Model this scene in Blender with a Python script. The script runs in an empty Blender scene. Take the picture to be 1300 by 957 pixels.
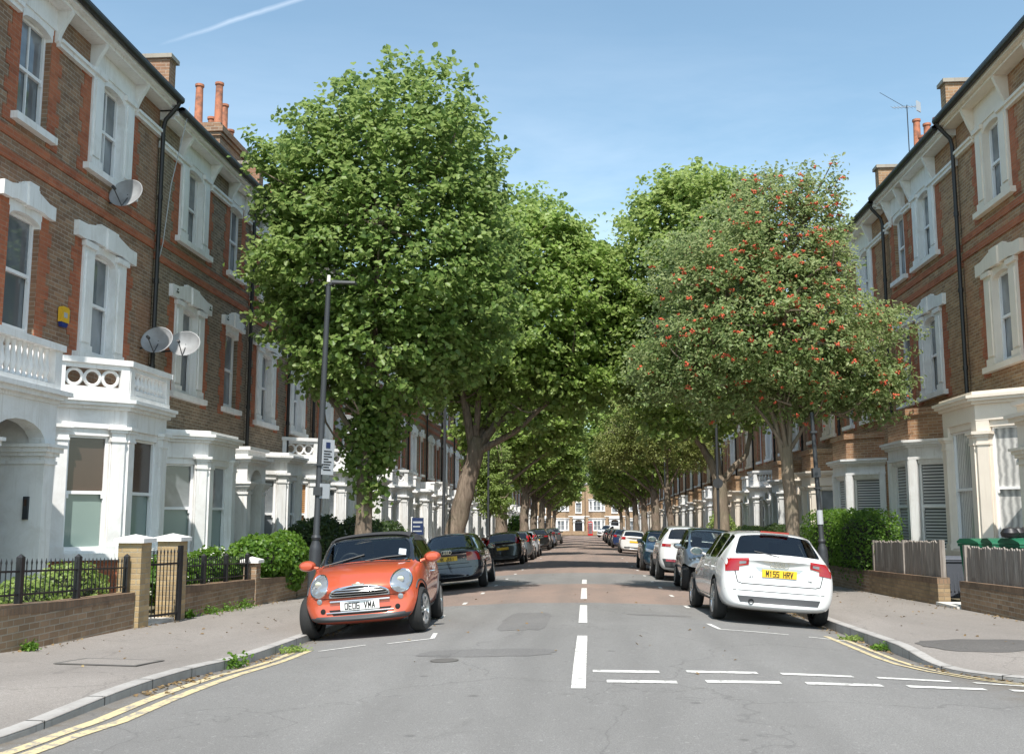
import bpy, bmesh, math, random
import numpy as np
from mathutils import Matrix, Vector, bvhtree
R_ = math.radians
scn = bpy.context.scene
# ---------------------------------------------------------------- camera
CAMZ = 1.5
PITCH = 7.73; YAW = 4.098
cam_d = bpy.data.cameras.new('camera'); cam = bpy.data.objects.new('camera', cam_d)
scn.collection.objects.link(cam); scn.camera = cam
cam.location = (0, 0, CAMZ); cam.rotation_euler = (R_(90+PITCH), 0, R_(YAW))
cam_d.sensor_width = 36; cam_d.lens = 36; cam_d.clip_end = 6000; cam_d.clip_start = 0.05
# ---------------------------------------------------------------- light
SUN_EL = 57; SUN_AZ = 2.2          # azimuth: degrees to the right of straight behind the camera
SKY_STR = 0.15; SUN_STR = 3.7; EXPO = 0.88
world = bpy.data.worlds.new('World'); scn.world = world; world.use_nodes = True
wt = world.node_tree; wt.nodes.clear()
def wn(t, **k):
    n = wt.nodes.new(t)
    for a, b in k.items(): setattr(n, a, b)
    return n
sky = wn('ShaderNodeTexSky', sky_type='NISHITA', sun_disc=False)
sky.sun_elevation = R_(SUN_EL); sky.sun_rotation = R_(180-SUN_AZ); sky.air_density = 1.0; sky.dust_density = 0.8; sky.ozone_density = 1.2
bg = wn('ShaderNodeBackground'); bg.inputs[1].default_value = SKY_STR
wo = wn('ShaderNodeOutputWorld'); tc = wn('ShaderNodeTexCoord')
# thin cirrus: noise on the direction projected to a high plane
sep = wn('ShaderNodeSeparateXYZ'); wt.links.new(tc.outputs['Generated'], sep.inputs[0])
def wm(op, a, b=None, c=None, clamp=False):
    n = wn('ShaderNodeMath', operation=op); n.use_clamp = clamp
    for i, q in enumerate((a, b, c)):
        if q is None: continue
        if isinstance(q, (int, float)): n.inputs[i].default_value = q
        else: wt.links.new(q, n.inputs[i])
    return n.outputs[0]
zz = wm('MAXIMUM', sep.outputs[2], 0.03)
px_ = wm('DIVIDE', sep.outputs[0], zz); py_ = wm('DIVIDE', sep.outputs[1], zz)
cb = wn('ShaderNodeCombineXYZ'); wt.links.new(px_, cb.inputs[0]); wt.links.new(py_, cb.inputs[1])
mp = wn('ShaderNodeMapping'); wt.links.new(cb.outputs[0], mp.inputs[0]); mp.inputs['Scale'].default_value = (0.55, 0.8, 1); mp.inputs['Location'].default_value = (3.2, 1.7, 0); mp.inputs['Rotation'].default_value = (0, 0, 0.5)
nz = wn('ShaderNodeTexNoise'); nz.inputs['Scale'].default_value = 0.7; nz.inputs['Detail'].default_value = 7; nz.inputs['Roughness'].default_value = 0.6; nz.inputs['Distortion'].default_value = 0.5
wt.links.new(mp.outputs[0], nz.inputs['Vector'])
cl = wm('MULTIPLY', wm('SUBTRACT', nz.outputs['Fac'], 0.47, clamp=True), 2.6, clamp=True)
low = wm('SUBTRACT', 1.0, wm('MULTIPLY', sep.outputs[2], 2.2), clamp=True)     # clouds gather low
cl = wm('MULTIPLY', cl, wm('ADD', wm('MULTIPLY', low, 1.25), 0.10), clamp=True)
# contrail: line in the projected plane  a*x + b*y = c
CT = (-0.9, 0.43, 0.0)
TRA = wn('ShaderNodeMath', operation='ADD')
import_ct = dict()
def dir_px(x, y):                      # view direction of a photo pixel (used once, to aim the contrail in the sky)
    p = R_(PITCH); yw = R_(YAW)
    f = Vector((-math.sin(yw)*math.cos(p), math.cos(yw)*math.cos(p), math.sin(p))); r = Vector((math.cos(yw), math.sin(yw), 0)); u = r.cross(f)
    return (f + r*(x-650)/1300 + u*(478.5-y)/1300).normalized()
d1 = dir_px(190, 62); d2 = dir_px(385, -2)
nrm = d1.cross(d2).normalized()
dt = wn('ShaderNodeVectorMath', operation='DOT_PRODUCT'); wt.links.new(tc.outputs['Generated'], dt.inputs[0]); dt.inputs[1].default_value = nrm
nz2 = wn('ShaderNodeTexNoise'); nz2.inputs['Scale'].default_value = 22; nz2.inputs['Detail'].default_value = 3; wt.links.new(tc.outputs['Generated'], nz2.inputs['Vector'])
off = wm('ADD', dt.outputs['Value'], wm('MULTIPLY', wm('SUBTRACT', nz2.outputs['Fac'], 0.5), 0.006))
band = wm('SUBTRACT', 1.0, wm('MULTIPLY', wm('ABSOLUTE', off), 360.0), clamp=True)
dl = wn('ShaderNodeVectorMath', operation='DOT_PRODUCT'); wt.links.new(tc.outputs['Generated'], dl.inputs[0]); dl.inputs[1].default_value = (d2-d1).normalized()
s1 = d1.dot((d2-d1).normalized())
seg = wm('MULTIPLY', wm('SUBTRACT', dl.outputs['Value'], s1), 18.0, clamp=True)
band = wm('MULTIPLY', wm('MULTIPLY', band, seg), wm('MULTIPLY', nz2.outputs['Fac'], 0.75))
cl = wm('MAXIMUM', wm('MULTIPLY', cl, 0.62), wm('MULTIPLY', band, 0.5))
mx = wn('ShaderNodeMix', data_type='RGBA'); wt.links.new(cl, mx.inputs[0])
hs = wn('ShaderNodeHueSaturation'); hs.inputs['Saturation'].default_value = 1.0; wt.links.new(sky.outputs[0], hs.inputs['Color'])
tn = wn('ShaderNodeMix', data_type='RGBA', blend_type='MULTIPLY'); tn.inputs[0].default_value = 1; tn.inputs[7].default_value = (.87, .915, .80, 1); wt.links.new(hs.outputs[0], tn.inputs[6]); wt.links.new(tn.outputs[2], mx.inputs[6]); mx.inputs[7].default_value = (6.3, 6.6, 7.0, 1)
wt.links.new(mx.outputs[2], bg.inputs[0]); wt.links.new(bg.outputs[0], wo.inputs[0])
sl = bpy.data.lights.new('sun', 'SUN'); sl.energy = SUN_STR; sl.angle = R_(0.5); sl.color = (1, .955, .89)
so = bpy.data.objects.new('sun', sl); scn.collection.objects.link(so)
sv = Vector((math.sin(R_(SUN_AZ))*math.cos(R_(SUN_EL)), -math.cos(R_(SUN_AZ))*math.cos(R_(SUN_EL)), math.sin(R_(SUN_EL))))
so.rotation_euler = sv.to_track_quat('Z', 'Y').to_euler(); so.location = (5, -20, 30)
vs = scn.view_settings; vs.view_transform = 'Standard'; vs.look = 'None'; vs.gamma = 1; vs.use_curve_mapping = False; vs.exposure = EXPO
# ---------------------------------------------------------------- ground shape
def gy(y):
    y = max(y, 10.)
    return -(.0095*(y-14)+.30*(1-math.exp(-(y-14)/30)))
def sst(a, b, t):
    t = min(1, max(0, (t-a)/(b-a))); return t*t*(3-2*t)
def kerb_l(y): return -(3.78 + .68*sst(14.5, 25, y))
def kerb_r(y): return 3.74 + .42*sst(15.5, 27, y)
def groad(x, y): return gy(y) - .013*min(abs(x), 4.6)**2*sst(8, 12, y) - .05*(1-sst(8, 12, y))
def gpave(x, y):
    k = kerb_l(y) if x < 0 else kerb_r(y)
    return groad(k, y) + .115*sst(8.6, 11.2, y) + .018*max(0, abs(x)-abs(k))
# ---------------------------------------------------------------- mesh helper
col = scn.collection
class MB:
    def __init__(s): s.v = []; s.f = []; s.m = []; s.sm = []; s.T = Matrix.Identity(4)
    def add(s, vs_, fs, mi=0, smooth=False):
        b = len(s.v); T = s.T
        for q in vs_: s.v.append(tuple(T @ Vector(q)))
        for g in fs: s.f.append([i+b for i in g]); s.m.append(mi); s.sm.append(smooth)
        return s
    def box(s, x0, y0, z0, x1, y1, z1, mi=0):
        if x0 > x1: x0, x1 = x1, x0
        if y0 > y1: y0, y1 = y1, y0
        if z0 > z1: z0, z1 = z1, z0
        return s.add([(x0,y0,z0),(x1,y0,z0),(x1,y1,z0),(x0,y1,z0),(x0,y0,z1),(x1,y0,z1),(x1,y1,z1),(x0,y1,z1)],
              [(0,3,2,1),(4,5,6,7),(0,1,5,4),(1,2,6,5),(2,3,7,6),(3,0,4,7)], mi)
    def prism(s, poly, ax, a, b, mi=0):
        """poly: 2D points, extruded along axis ax from a to b. ax x:(y,z) y:(x,z) z:(x,y)"""
        def P(p, t): return {'x': (t, p[0], p[1]), 'y': (p[0], t, p[1]), 'z': (p[0], p[1], t)}[ax]
        n = len(poly); V = [P(p, a) for p in poly]+[P(p, b) for p in poly]
        F = [tuple(range(n))[::-1], tuple(range(n, 2*n))]+[(i, (i+1) % n, (i+1) % n+n, i+n) for i in range(n)]
        return s.add(V, F, mi)
    def tube(s, pts, rad, n=8, mi=0, caps=True, smooth=True):
        pts = [Vector(p) for p in pts]
        if not hasattr(rad, '__len__'): rad = [rad]*len(pts)
        V = []; F = []; ref = None
        for i, p in enumerate(pts):
            d = (pts[min(i+1, len(pts)-1)]-pts[max(i-1, 0)]).normalized()
            if ref is None: ref = Vector((1, 0, 0)) if abs(d.x) < .9 else Vector((0, 1, 0))
            u = (ref - d*ref.dot(d)).normalized(); w = d.cross(u); ref = u
            for k in range(n):
                a = 2*math.pi*k/n; V.append(p+(u*math.cos(a)+w*math.sin(a))*rad[i])
        for i in range(len(pts)-1):
            for k in range(n):
                k2 = (k+1) % n; F.append((i*n+k, i*n+k2, (i+1)*n+k2, (i+1)*n+k))
        s.add(V, F, mi, smooth)
        if caps: s.add([V[k] for k in range(n)], [tuple(range(n))[::-1]], mi); s.add([V[(len(pts)-1)*n+k] for k in range(n)], [tuple(range(n))], mi)
        return s
    def lathe(s, prof, c=(0, 0, 0), ax='z', n=20, mi=0, smooth=True):
        V = []; F = []
        for (r, h) in prof:
            for k in range(n):
                a = 2*math.pi*k/n; p = (r*math.cos(a), r*math.sin(a), h)
                if ax == 'x': p = (h, p[0], p[1])
                elif ax == 'y': p = (p[0], h, p[1])
                V.append((p[0]+c[0], p[1]+c[1], p[2]+c[2]))
        for i in range(len(prof)-1):
            for k in range(n):
                k2 = (k+1) % n; F.append((i*n+k, i*n+k2, (i+1)*n+k2, (i+1)*n+k))
        return s.add(V, F, mi, smooth)
    def build(s, name, mats, parent=None, loc=None, ang=35):
        me = bpy.data.meshes.new(name); me.from_pydata(s.v, [], s.f); me.update()
        if not hasattr(mats, '__len__'): mats = [mats]
        for m in mats: me.materials.append(m)
        me.polygons.foreach_set('material_index', s.m); me.polygons.foreach_set('use_smooth', s.sm)
        bm = bmesh.new(); bm.from_mesh(me); bmesh.ops.remove_doubles(bm, verts=bm.verts, dist=1e-5); bmesh.ops.recalc_face_normals(bm, faces=bm.faces); bm.to_mesh(me); bm.free()
        if any(s.sm): me.set_sharp_from_angle(angle=R_(ang))
        o = bpy.data.objects.new(name, me); col.objects.link(o)
        if parent: o.parent = parent
        if loc: o.location = loc
        return o
def tag(o, label=None, cat=None, group=None, kind=None):
    if label: o['label'] = label
    if cat: o['category'] = cat
    if group: o['group'] = group
    if kind: o['kind'] = kind
    return o
def empty(name, loc=(0, 0, 0), rz=0, label=None, cat=None, group=None):
    o = bpy.data.objects.new(name, None); col.objects.link(o); o.location = loc; o.rotation_euler = (0, 0, rz); o.empty_display_size = .2
    return tag(o, label, cat, group)
def copy_tree(o, parent=None, mats=None):
    c = o.copy(); col.objects.link(c)
    if parent: c.parent = parent
    if mats and o.type == 'MESH':
        for i, sl_ in enumerate(c.material_slots):
            if sl_.material and sl_.material.name in mats:
                nm = mats[sl_.material.name]; sl_.link = 'OBJECT'; sl_.material = nm
    for ch in [q for q in col.objects if q.parent == o]: copy_tree(ch, c, mats)
    return c
# ---------------------------------------------------------------- materials
def mat(name, color=(.5, .5, .5), rough=.6, metal=0, spec=.5, coat=0, **k):
    m = bpy.data.materials.new(name); m.use_nodes = True; b = m.node_tree.nodes['Principled BSDF']
    b.inputs['Base Color'].default_value = (*color, 1); b.inputs['Roughness'].default_value = rough; b.inputs['Metallic'].default_value = metal
    b.inputs['Specular IOR Level'].default_value = spec; b.inputs['Coat Weight'].default_value = coat; b.inputs['Coat Roughness'].default_value = .04
    return m
class NT:
    def __init__(s, m): s.t = m.node_tree; s.b = s.t.nodes['Principled BSDF']
    def n(s, t, ins=None, **k):
        q = s.t.nodes.new(t)
        for a, b in k.items(): setattr(q, a, b)
        for a, b in (ins or {}).items():
            if hasattr(b, 'is_output'): s.t.links.new(b, q.inputs[a])
            else: q.inputs[a].default_value = b
        return q
    def obj(s): return s.n('ShaderNodeTexCoord').outputs['Object']
    def noise(s, sc, det=4, v=None, ro=.55, dist=0):
        q = s.n('ShaderNodeTexNoise', {'Scale': sc, 'Detail': det, 'Roughness': ro, 'Distortion': dist}); s.t.links.new(v or s.obj(), q.inputs['Vector']); return q.outputs['Fac']
    def mix(s, f, a, b, bt='MIX'):
        q = s.n('ShaderNodeMix', data_type='RGBA', blend_type=bt)
        for i, x in ((0, f), (6, a), (7, b)):
            if hasattr(x, 'is_output'): s.t.links.new(x, q.inputs[i])
            else: q.inputs[i].default_value = x if i == 0 else (*x[:3], 1)
        return q.outputs[2]
    def ramp(s, f, pts):
        q = s.n('ShaderNodeValToRGB'); s.t.links.new(f, q.inputs[0]); e = q.color_ramp.elements
        while len(e) < len(pts): e.new(.5)
        for i, (p, c) in enumerate(pts):
            e[i].position = p; e[i].color = (*c, 1) if hasattr(c, '__len__') else (c, c, c, 1)
        return q.outputs[0]
    def math(s, op, a, b=0., c=None, clamp=False):
        q = s.n('ShaderNodeMath', operation=op); q.use_clamp = clamp
        for i, x in enumerate((a, b, c)):
            if x is None: continue
            if hasattr(x, 'is_output'): s.t.links.new(x, q.inputs[i])
            else: q.inputs[i].default_value = x
        return q.outputs[0]
    def base(s, c): s.t.links.new(c, s.b.inputs['Base Color'])
    def bump(s, h, st=.3, d=.01):
        q = s.n('ShaderNodeBump', {'Strength': st, 'Distance': d}); s.t.links.new(h, q.inputs['Height']); s.t.links.new(q.outputs[0], s.b.inputs['Normal'])
    def rough(s, f): s.t.links.new(f, s.b.inputs['Roughness'])
def brickmat(name, c1, c2, mort, patch, patch_amt=.35, soot=.35, bw=.225, rh=.075):
    m = mat(name, rough=.9, spec=.25); t = NT(m); o = t.obj()
    sp = t.n('ShaderNodeSeparateXYZ', {0: o}); nn_ = t.n('ShaderNodeSeparateXYZ', {0: t.n('ShaderNodeTexCoord').outputs['Normal']}); u = t.math('ADD', t.math('SUBTRACT', t.math('MULTIPLY', sp.outputs[1], nn_.outputs[0]), t.math('MULTIPLY', sp.outputs[0], nn_.outputs[1])), t.math('MULTIPLY', t.math('ADD', sp.outputs[0], sp.outputs[1]), t.math('ABSOLUTE', nn_.outputs[2])))
    cv = t.n('ShaderNodeCombineXYZ', {0: u, 1: sp.outputs[2]}).outputs[0]
    br = t.n('ShaderNodeTexBrick', {'Vector': cv, 'Color1': (*c1, 1), 'Color2': (*c2, 1), 'Mortar': (*mort, 1), 'Scale': 1., 'Mortar Size': .009, 'Mortar Smooth': .3, 'Bias': -.1, 'Brick Width': bw, 'Row Height': rh})
    # one noise value per brick, for odd dark and pale bricks
    wn_ = t.n('ShaderNodeTexWhiteNoise', {'Vector': t.n('ShaderNodeVectorMath', {0: t.n('ShaderNodeCombineXYZ', {0: t.math('DIVIDE', u, bw), 1: t.math('DIVIDE', sp.outputs[2], rh)}).outputs[0]}, operation='FLOOR').outputs[0]}, noise_dimensions='3D').outputs['Value']
    c = t.mix(t.math('MULTIPLY', wn_, .45), br.outputs['Color'], (c1[0]*.35, c1[1]*.35, c1[2]*.38))
    big = t.ramp(t.noise(.55, 5, o, .65, .8), [(.42, 0), (.62, 1)])
    c = t.mix(t.math('MULTIPLY', big, patch_amt), c, patch)
    st = t.ramp(t.noise(1.7, 6, o, .7), [(.38, 0), (.72, 1)])
    c = t.mix(t.math('MULTIPLY', st, soot), c, (.045, .040, .034))
    fine = t.noise(60, 3, o); c = t.mix(t.math('MULTIPLY', fine, .25), c, (.06, .045, .035))
    t.base(c); t.bump(t.math('ADD', t.math('MULTIPLY', br.outputs['Fac'], -1.), t.math('MULTIPLY', fine, .5)), .55, .012)
    return m
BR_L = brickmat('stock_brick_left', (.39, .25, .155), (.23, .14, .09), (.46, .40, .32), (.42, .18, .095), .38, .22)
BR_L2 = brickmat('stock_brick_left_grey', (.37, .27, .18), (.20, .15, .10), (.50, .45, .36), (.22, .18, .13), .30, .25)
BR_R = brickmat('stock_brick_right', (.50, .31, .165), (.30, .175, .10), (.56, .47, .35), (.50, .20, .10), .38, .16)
BR_RED = brickmat('red_brick', (.52, .165, .08), (.41, .12, .062), (.42, .24, .16), (.54, .21, .105), .4, .12)
BR_Y = brickmat('yellow_brick', (.52, .38, .20), (.42, .30, .16), (.42, .36, .26), (.46, .36, .22), .3, .12)
BR_W2 = brickmat('yellowish_wall_brick', (.42, .30, .17), (.30, .20, .12), (.27, .22, .16), (.40, .28, .16), .35, .35)
BR_W = brickmat('garden_wall_brick', (.42, .28, .175), (.27, .17, .10), (.46, .40, .32), (.44, .31, .18), .30, .25)
BR_END = brickmat('end_brick', (.46, .31, .19), (.38, .25, .15), (.42, .33, .24), (.5, .36, .2), .3, .1)
def whitemat(name, c, dirt=.42, dc=(.42, .38, .32), rough=.55):
    m = mat(name, c, rough, spec=.35); t = NT(m); o = t.obj()
    n = t.ramp(t.noise(2.3, 6, o, .7, .5), [(.45, 0), (.78, 1)]); n2 = t.ramp(t.noise(11, 4, t.n('ShaderNodeMapping', {'Vector': o, 'Scale': (1.6, 1.6, .10)}).outputs[0]), [(.52, 0), (.75, 1)])
    t.base(t.mix(t.math('MULTIPLY', t.math('MAXIMUM', n, n2), dirt), c, dc)); t.bump(t.noise(40, 3, o), .08, .01); return m
WHITE = whitemat('white_paint', (.80, .80, .79)); CREAM = whitemat('cream_stucco', (.78, .70, .60), .22, (.46, .38, .30))
WHITE2 = whitemat('white_joinery', (.82, .82, .82), .10)
STONE = whitemat('coping_stone', (.62, .60, .56), .45, (.25, .23, .2), .8)
FLAGST = whitemat('pale_coping', (.78, .77, .74), .3, (.4, .38, .33), .8)
BLACK = mat('black_iron', (.016, .016, .018), .38); GUTTER = mat('black_gutter', (.018, .017, .018), .45)
TERRA = mat('terracotta', (.42, .16, .09), .8); t_ = NT(TERRA); t_.base(t_.mix(t_.ramp(t_.noise(5, 4), [(.45, 0), (.7, 1)]), (.45, .17, .09), (.14, .07, .05)))
SLATE = mat('roof_slate', (.09, .09, .10), .6); t_ = NT(SLATE)
_b = t_.n('ShaderNodeTexBrick', {'Vector': t_.n('ShaderNodeVectorMath', {0: t_.obj(), 1: (1, 1, 1)}, operation='MULTIPLY').outputs[0], 'Color1': (.10, .10, .11, 1), 'Color2': (.065, .065, .075, 1), 'Mortar': (.02, .02, .02, 1), 'Scale': 1., 'Mortar Size': .006, 'Brick Width': .3, 'Row Height': .25})
t_.base(_b.outputs[0]); t_.bump(_b.outputs['Fac'], -.3, .01)
GLASS = mat('window_glass', (.075, .085, .09), .04, spec=.9)
t_ = NT(GLASS); t_.base(t_.mix(t_.ramp(t_.noise(.9, 3, dist=.6), [(.4, 0), (.65, 1)]), (.11, .125, .135), (.27, .29, .31))); t_.bump(t_.noise(1.6, 2), .035, .05)  # pale mottling in the base colour stands in for reflected sky
GLASSG = mat('green_frosted_pane', (.20, .27, .25), .12, spec=.8)
GLASSW = mat('net_curtained_pane', (.50, .50, .48), .1, spec=.8)
t_ = NT(GLASSW); _w = t_.n('ShaderNodeTexWave', {'Vector': t_.obj(), 'Scale': 3.2, 'Distortion': 3., 'Detail': 3., 'Detail Scale': 1.5}, bands_direction='Y'); t_.base(t_.mix(_w.outputs['Fac'], (.62, .61, .58), (.30, .30, .29)))
BLIND = mat('slatted_blind', (.4, .4, .4), .2, spec=.6)
t_ = NT(BLIND); _w = t_.n('ShaderNodeTexWave', {'Vector': t_.obj(), 'Scale': 4.2, 'Distortion': 0.}, bands_direction='Z'); t_.base(t_.mix(t_.ramp(_w.outputs['Fac'], [(.3, 0), (.55, 1)]), (.07, .075, .08), (.52, .53, .53)))
WBLIND = mat('wooden_blind', (.4, .2, .08), .3)
t_ = NT(WBLIND); _w = t_.n('ShaderNodeTexWave', {'Vector': t_.obj(), 'Scale': 5.5, 'Distortion': 0.}, bands_direction='Z'); t_.base(t_.mix(t_.ramp(_w.outputs['Fac'], [(.2, 0), (.5, 1)]), (.16, .07, .03), (.48, .26, .11)))
BROWNBLIND = mat('brown_roller_blind', (.07, .045, .035), .15, spec=.8)
DOORM = mat('dark_door', (.02, .022, .028), .3); DOORB = mat('blue_door', (.05, .09, .14), .35)
GREEN_PL = mat('green_plastic', (.010, .11, .055), .5); GREY_PL = mat('grey_plastic', (.09, .10, .12), .5)
DKPIPE = GUTTER
def asphaltmat(name, base, light, spots=.5, bands=False):
    m = mat(name, base, .88, spec=.3); t = NT(m); o = t.obj()
    g = t.noise(95, 3, o); g2 = t.noise(260, 2, o); sp = t.ramp(t.n('ShaderNodeTexVoronoi', {'Vector': o, 'Scale': 48.}).outputs['Distance'], [(.12, 1), (.3, 0)])
    c = t.mix(t.ramp(g, [(.35, 0), (.68, 1)]), base, light)
    c = t.mix(t.math('MULTIPLY', sp, .35), c, tuple(min(.6, q*1.7) for q in light))
    c = t.mix(t.math('MULTIPLY', t.ramp(g2, [(.45, 0), (.6, 1)]), .3), c, tuple(q*.45 for q in base))
    if bands:
        y = t.math('ADD', t.n('ShaderNodeSeparateXYZ', {0: o}).outputs[1], t.math('MULTIPLY', t.math('SUBTRACT', t.noise(.8, 4, o), .5), .7))
        def stp(a): return t.math('GREATER_THAN', y, a)
        f = t.math('ADD', t.math('SUBTRACT', stp(19.7), stp(27.0)), stp(34.2), clamp=True)
        c = t.mix(t.math('MULTIPLY', f, .8), c, t.mix(t.ramp(g, [(.35, 0), (.68, 1)]), (.235, .155, .12), (.33, .235, .185)))
    big = t.ramp(t.noise(.35, 6, t.n('ShaderNodeMapping', {'Vector': o, 'Scale': (1.6, .45, 1)}).outputs[0], .65, .6), [(.36, 0), (.7, 1)])
    c = t.mix(t.math('MULTIPLY', big, .48), c, tuple(q*.62 for q in base))
    if bands:
        ax = t.math('ABSOLUTE', t.n('ShaderNodeSeparateXYZ', {0: o}).outputs[0]); gd = t.math('MULTIPLY', t.math('SUBTRACT', ax, 3.25, clamp=True), 1.8, clamp=True)
        c = t.mix(t.math('MULTIPLY', gd, t.ramp(t.noise(3.2, 6, o, .75), [(.35, 0), (.65, .8)])), c, (.13, .105, .075))
        trk = t.math('MULTIPLY', t.math('SUBTRACT', 1., t.math('MULTIPLY', t.math('ABSOLUTE', t.math('SUBTRACT', t.math('ABSOLUTE', t.math('SUBTRACT', ax, 1.05)), .55)), 4.), clamp=True), .16); c = t.mix(trk, c, tuple(q*.6 for q in base))
        pv = t.n('ShaderNodeTexVoronoi', {'Vector': o, 'Scale': 1.3}); c = t.mix(t.ramp(pv.outputs['Distance'], [(.05, .45), (.075, 0)]), c, tuple(q*.35 for q in base))
    st = t.ramp(t.noise(1.3, 5, o, .7, 1.5), [(.60, 0), (.74, 1)])
    c = t.mix(t.math('MULTIPLY', st, spots*1.5), c, tuple(q*.5 for q in base)); c = t.mix(t.math('MULTIPLY', t.ramp(t.noise(30, 4, o, .8), [(.56, 0), (.66, 1)]), .35), c, tuple(q*.42 for q in base)); c = t.mix(t.math('MULTIPLY', t.ramp(t.noise(17, 4, o, .8), [(.60, 0), (.68, 1)]), .30), c, tuple(min(.6, q*1.6) for q in light))
    vc = t.n('ShaderNodeTexVoronoi', {'Vector': t.n('ShaderNodeMapping', {'Vector': t.n('ShaderNodeVectorMath', {0: o, 1: t.n('ShaderNodeTexNoise', {'Vector': o, 'Scale': 1.1, 'Detail': 5.}).outputs['Color']}, operation='ADD').outputs[0], 'Scale': (.42, .30, 1)}).outputs[0], 'Scale': 1.}, feature='DISTANCE_TO_EDGE').outputs['Distance']
    c = t.mix(t.math('MULTIPLY', t.ramp(vc, [(.0, 1), (.006, 0)]), .34), c, tuple(q*.3 for q in base))
    t.base(c); t.bump(t.math('ADD', g, g2), .5, .006); return m
ASPH = asphaltmat('worn_asphalt', (.175, .17, .162), (.27, .265, .255), .22, True)
PAVE = asphaltmat('pavement_asphalt', (.22, .20, .18), (.34, .31, .285), .30)
KERBM = whitemat('granite_kerb', (.36, .345, .325), .6, (.17, .155, .14), .85)
def paintmat(name, c, wear):
    m = mat(name, c, .7); t = NT(m); o = t.obj()
    t.base(t.mix(t.ramp(t.noise(14, 6, o, .75), [(wear, 0), (wear+.13, 1)]), c, (.22, .21, .20))); return m
LINEW = paintmat('white_line_paint', (.66, .65, .61), .51); LINEY = paintmat('yellow_line_paint', (.56, .46, .26), .49)
SOIL = mat('garden_soil', (.10, .075, .05), .95); t_ = NT(SOIL); t_.base(t_.mix(t_.noise(6, 6), (.07, .06, .035), (.20, .17, .10)))
GRND = mat('far_ground', (.10, .11, .07), .95)
def leafmat(name, dark, mid, light, tr=.45, rough=.45):
    m = mat(name, mid, rough, spec=.4); t = NT(m)
    a = t.n('ShaderNodeAttribute', attribute_name='lv').outputs['Fac']
    c = t.ramp(a, [(0., dark), (.5, mid), (1., light)]); t.base(c)
    tl = t.n('ShaderNodeBsdfTranslucent'); t.t.links.new(t.mix(.5, c, tuple(min(1, q*1.8) for q in light)), tl.inputs[0])
    ms = t.n('ShaderNodeMixShader', {0: tr}); t.t.links.new(t.b.outputs[0], ms.inputs[1]); t.t.links.new(tl.outputs[0], ms.inputs[2])
    t.t.links.new(ms.outputs[0], t.t.nodes['Material Output'].inputs[0]); return m
LF_LIME = leafmat('lime_leaves', (.068, .125, .026), (.135, .22, .045), (.31, .39, .14))
LF_PLANE = leafmat('plane_leaves', (.10, .165, .03), (.20, .30, .055), (.36, .44, .16))
LF_ROWAN = leafmat('rowan_leaves', (.09, .145, .042), (.18, .26, .085), (.38, .42, .21))
LF_PALE = leafmat('pale_leaves', (.11, .17, .035), (.21, .30, .065), (.38, .45, .17))
LF_OLIVE = leafmat('robinia_leaves', (.10, .13, .03), (.20, .24, .06), (.36, .38, .15))
LF_HEDGE = leafmat('hedge_leaves', (.035, .085, .012), (.085, .175, .02), (.20, .33, .05))
LF_DARK = leafmat('dark_shrub_leaves', (.018, .04, .012), (.04, .075, .02), (.11, .15, .05))
BERRY = mat('rowan_berries', (.56, .10, .045), .45); FLOWER = mat('white_flowers', (.75, .74, .68), .6); PINKF = mat('pink_flowers', (.65, .2, .25), .6)
def barkmat(name, a, b, sc=1.):
    m = mat(name, a, .95, spec=.2); t = NT(m); o = t.obj()
    v = t.n('ShaderNodeMapping', {'Vector': o, 'Scale': (9*sc, 9*sc, 1.6*sc)}).outputs[0]; n = t.noise(1.4, 7, v, .7, .6)
    c = t.mix(t.ramp(n, [(.35, 0), (.65, 1)]), a, b); t.base(t.mix(t.math('MULTIPLY', t.ramp(t.noise(1.2, 3, o), [(.5, 0), (.7, 1)]), .5), c, (.15, .15, .10))); t.bump(n, .9, .04); return m
BARK = barkmat('rough_bark', (.11, .085, .065), (.28, .22, .17)); BARK2 = barkmat('plane_bark', (.15, .12, .09), (.30, .24, .18), .6)
# ================================================================ GROUND
def gpave(x, y):
    if x < 0:
        k = 3.78 + .68*sst(14.5, 25, y); up = .02 + .07*sst(4, 11, y)
    else:
        k = 3.74 + .42*sst(15.5, 27, y); up = .014 + .11*sst(11.3, 13.2, y)
    return groad(k, y) + up + .018*max(0, abs(x)-max(k, edge_r(y) if x > 0 else k))
def edge_l(y):
    return kerb_l(y) if y >= 7.2 else -(3.78 + 4 - math.sqrt(max(0, 16-(7.2-y)**2)))
def edge_r(y):
    return kerb_r(y) if y >= 12.3 else 3.74 + 3.1 - math.sqrt(max(0, 3.1**2-(12.3-y)**2))
def sheet(name, rows, xf, zf, m, nx=10, kind='structure', drop=0):
    """rows: list of y; xf(y)->(x0,x1)"""
    V = []; F = []
    for y in rows:
        a, b = xf(y)
        for i in range(nx+1):
            x = a+(b-a)*i/nx; V.append((x, y, zf(x, y)))
    for j in range(len(rows)-1):
        for i in range(nx):
            k = j*(nx+1)+i; F.append((k, k+1, k+nx+2, k+nx+1))
    mb = MB(); mb.add(V, F, 0, True); o = mb.build(name, m); return tag(o, kind=kind)
def fr(a, b, s):
    n = max(1, int(round((b-a)/s))); return [a+(b-a)*i/n for i in range(n+1)]
yr = fr(11.0, 30, .5)+fr(31, 60, 1)[0:]+fr(62, 176, 3)
sheet('road', yr, lambda y: (kerb_l(y)-.3, kerb_r(y)+.3), groad, ASPH, 20)
sheet('junction_road', fr(-16, 6, 1)+fr(6.25, 11.0, .25), lambda y: (-70, 70), groad, ASPH, 350)
sheet('cross_street', fr(176, 189, 2), lambda y: (-60, 60), lambda x, y: groad(0, y)-.1, ASPH, 8)
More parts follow.
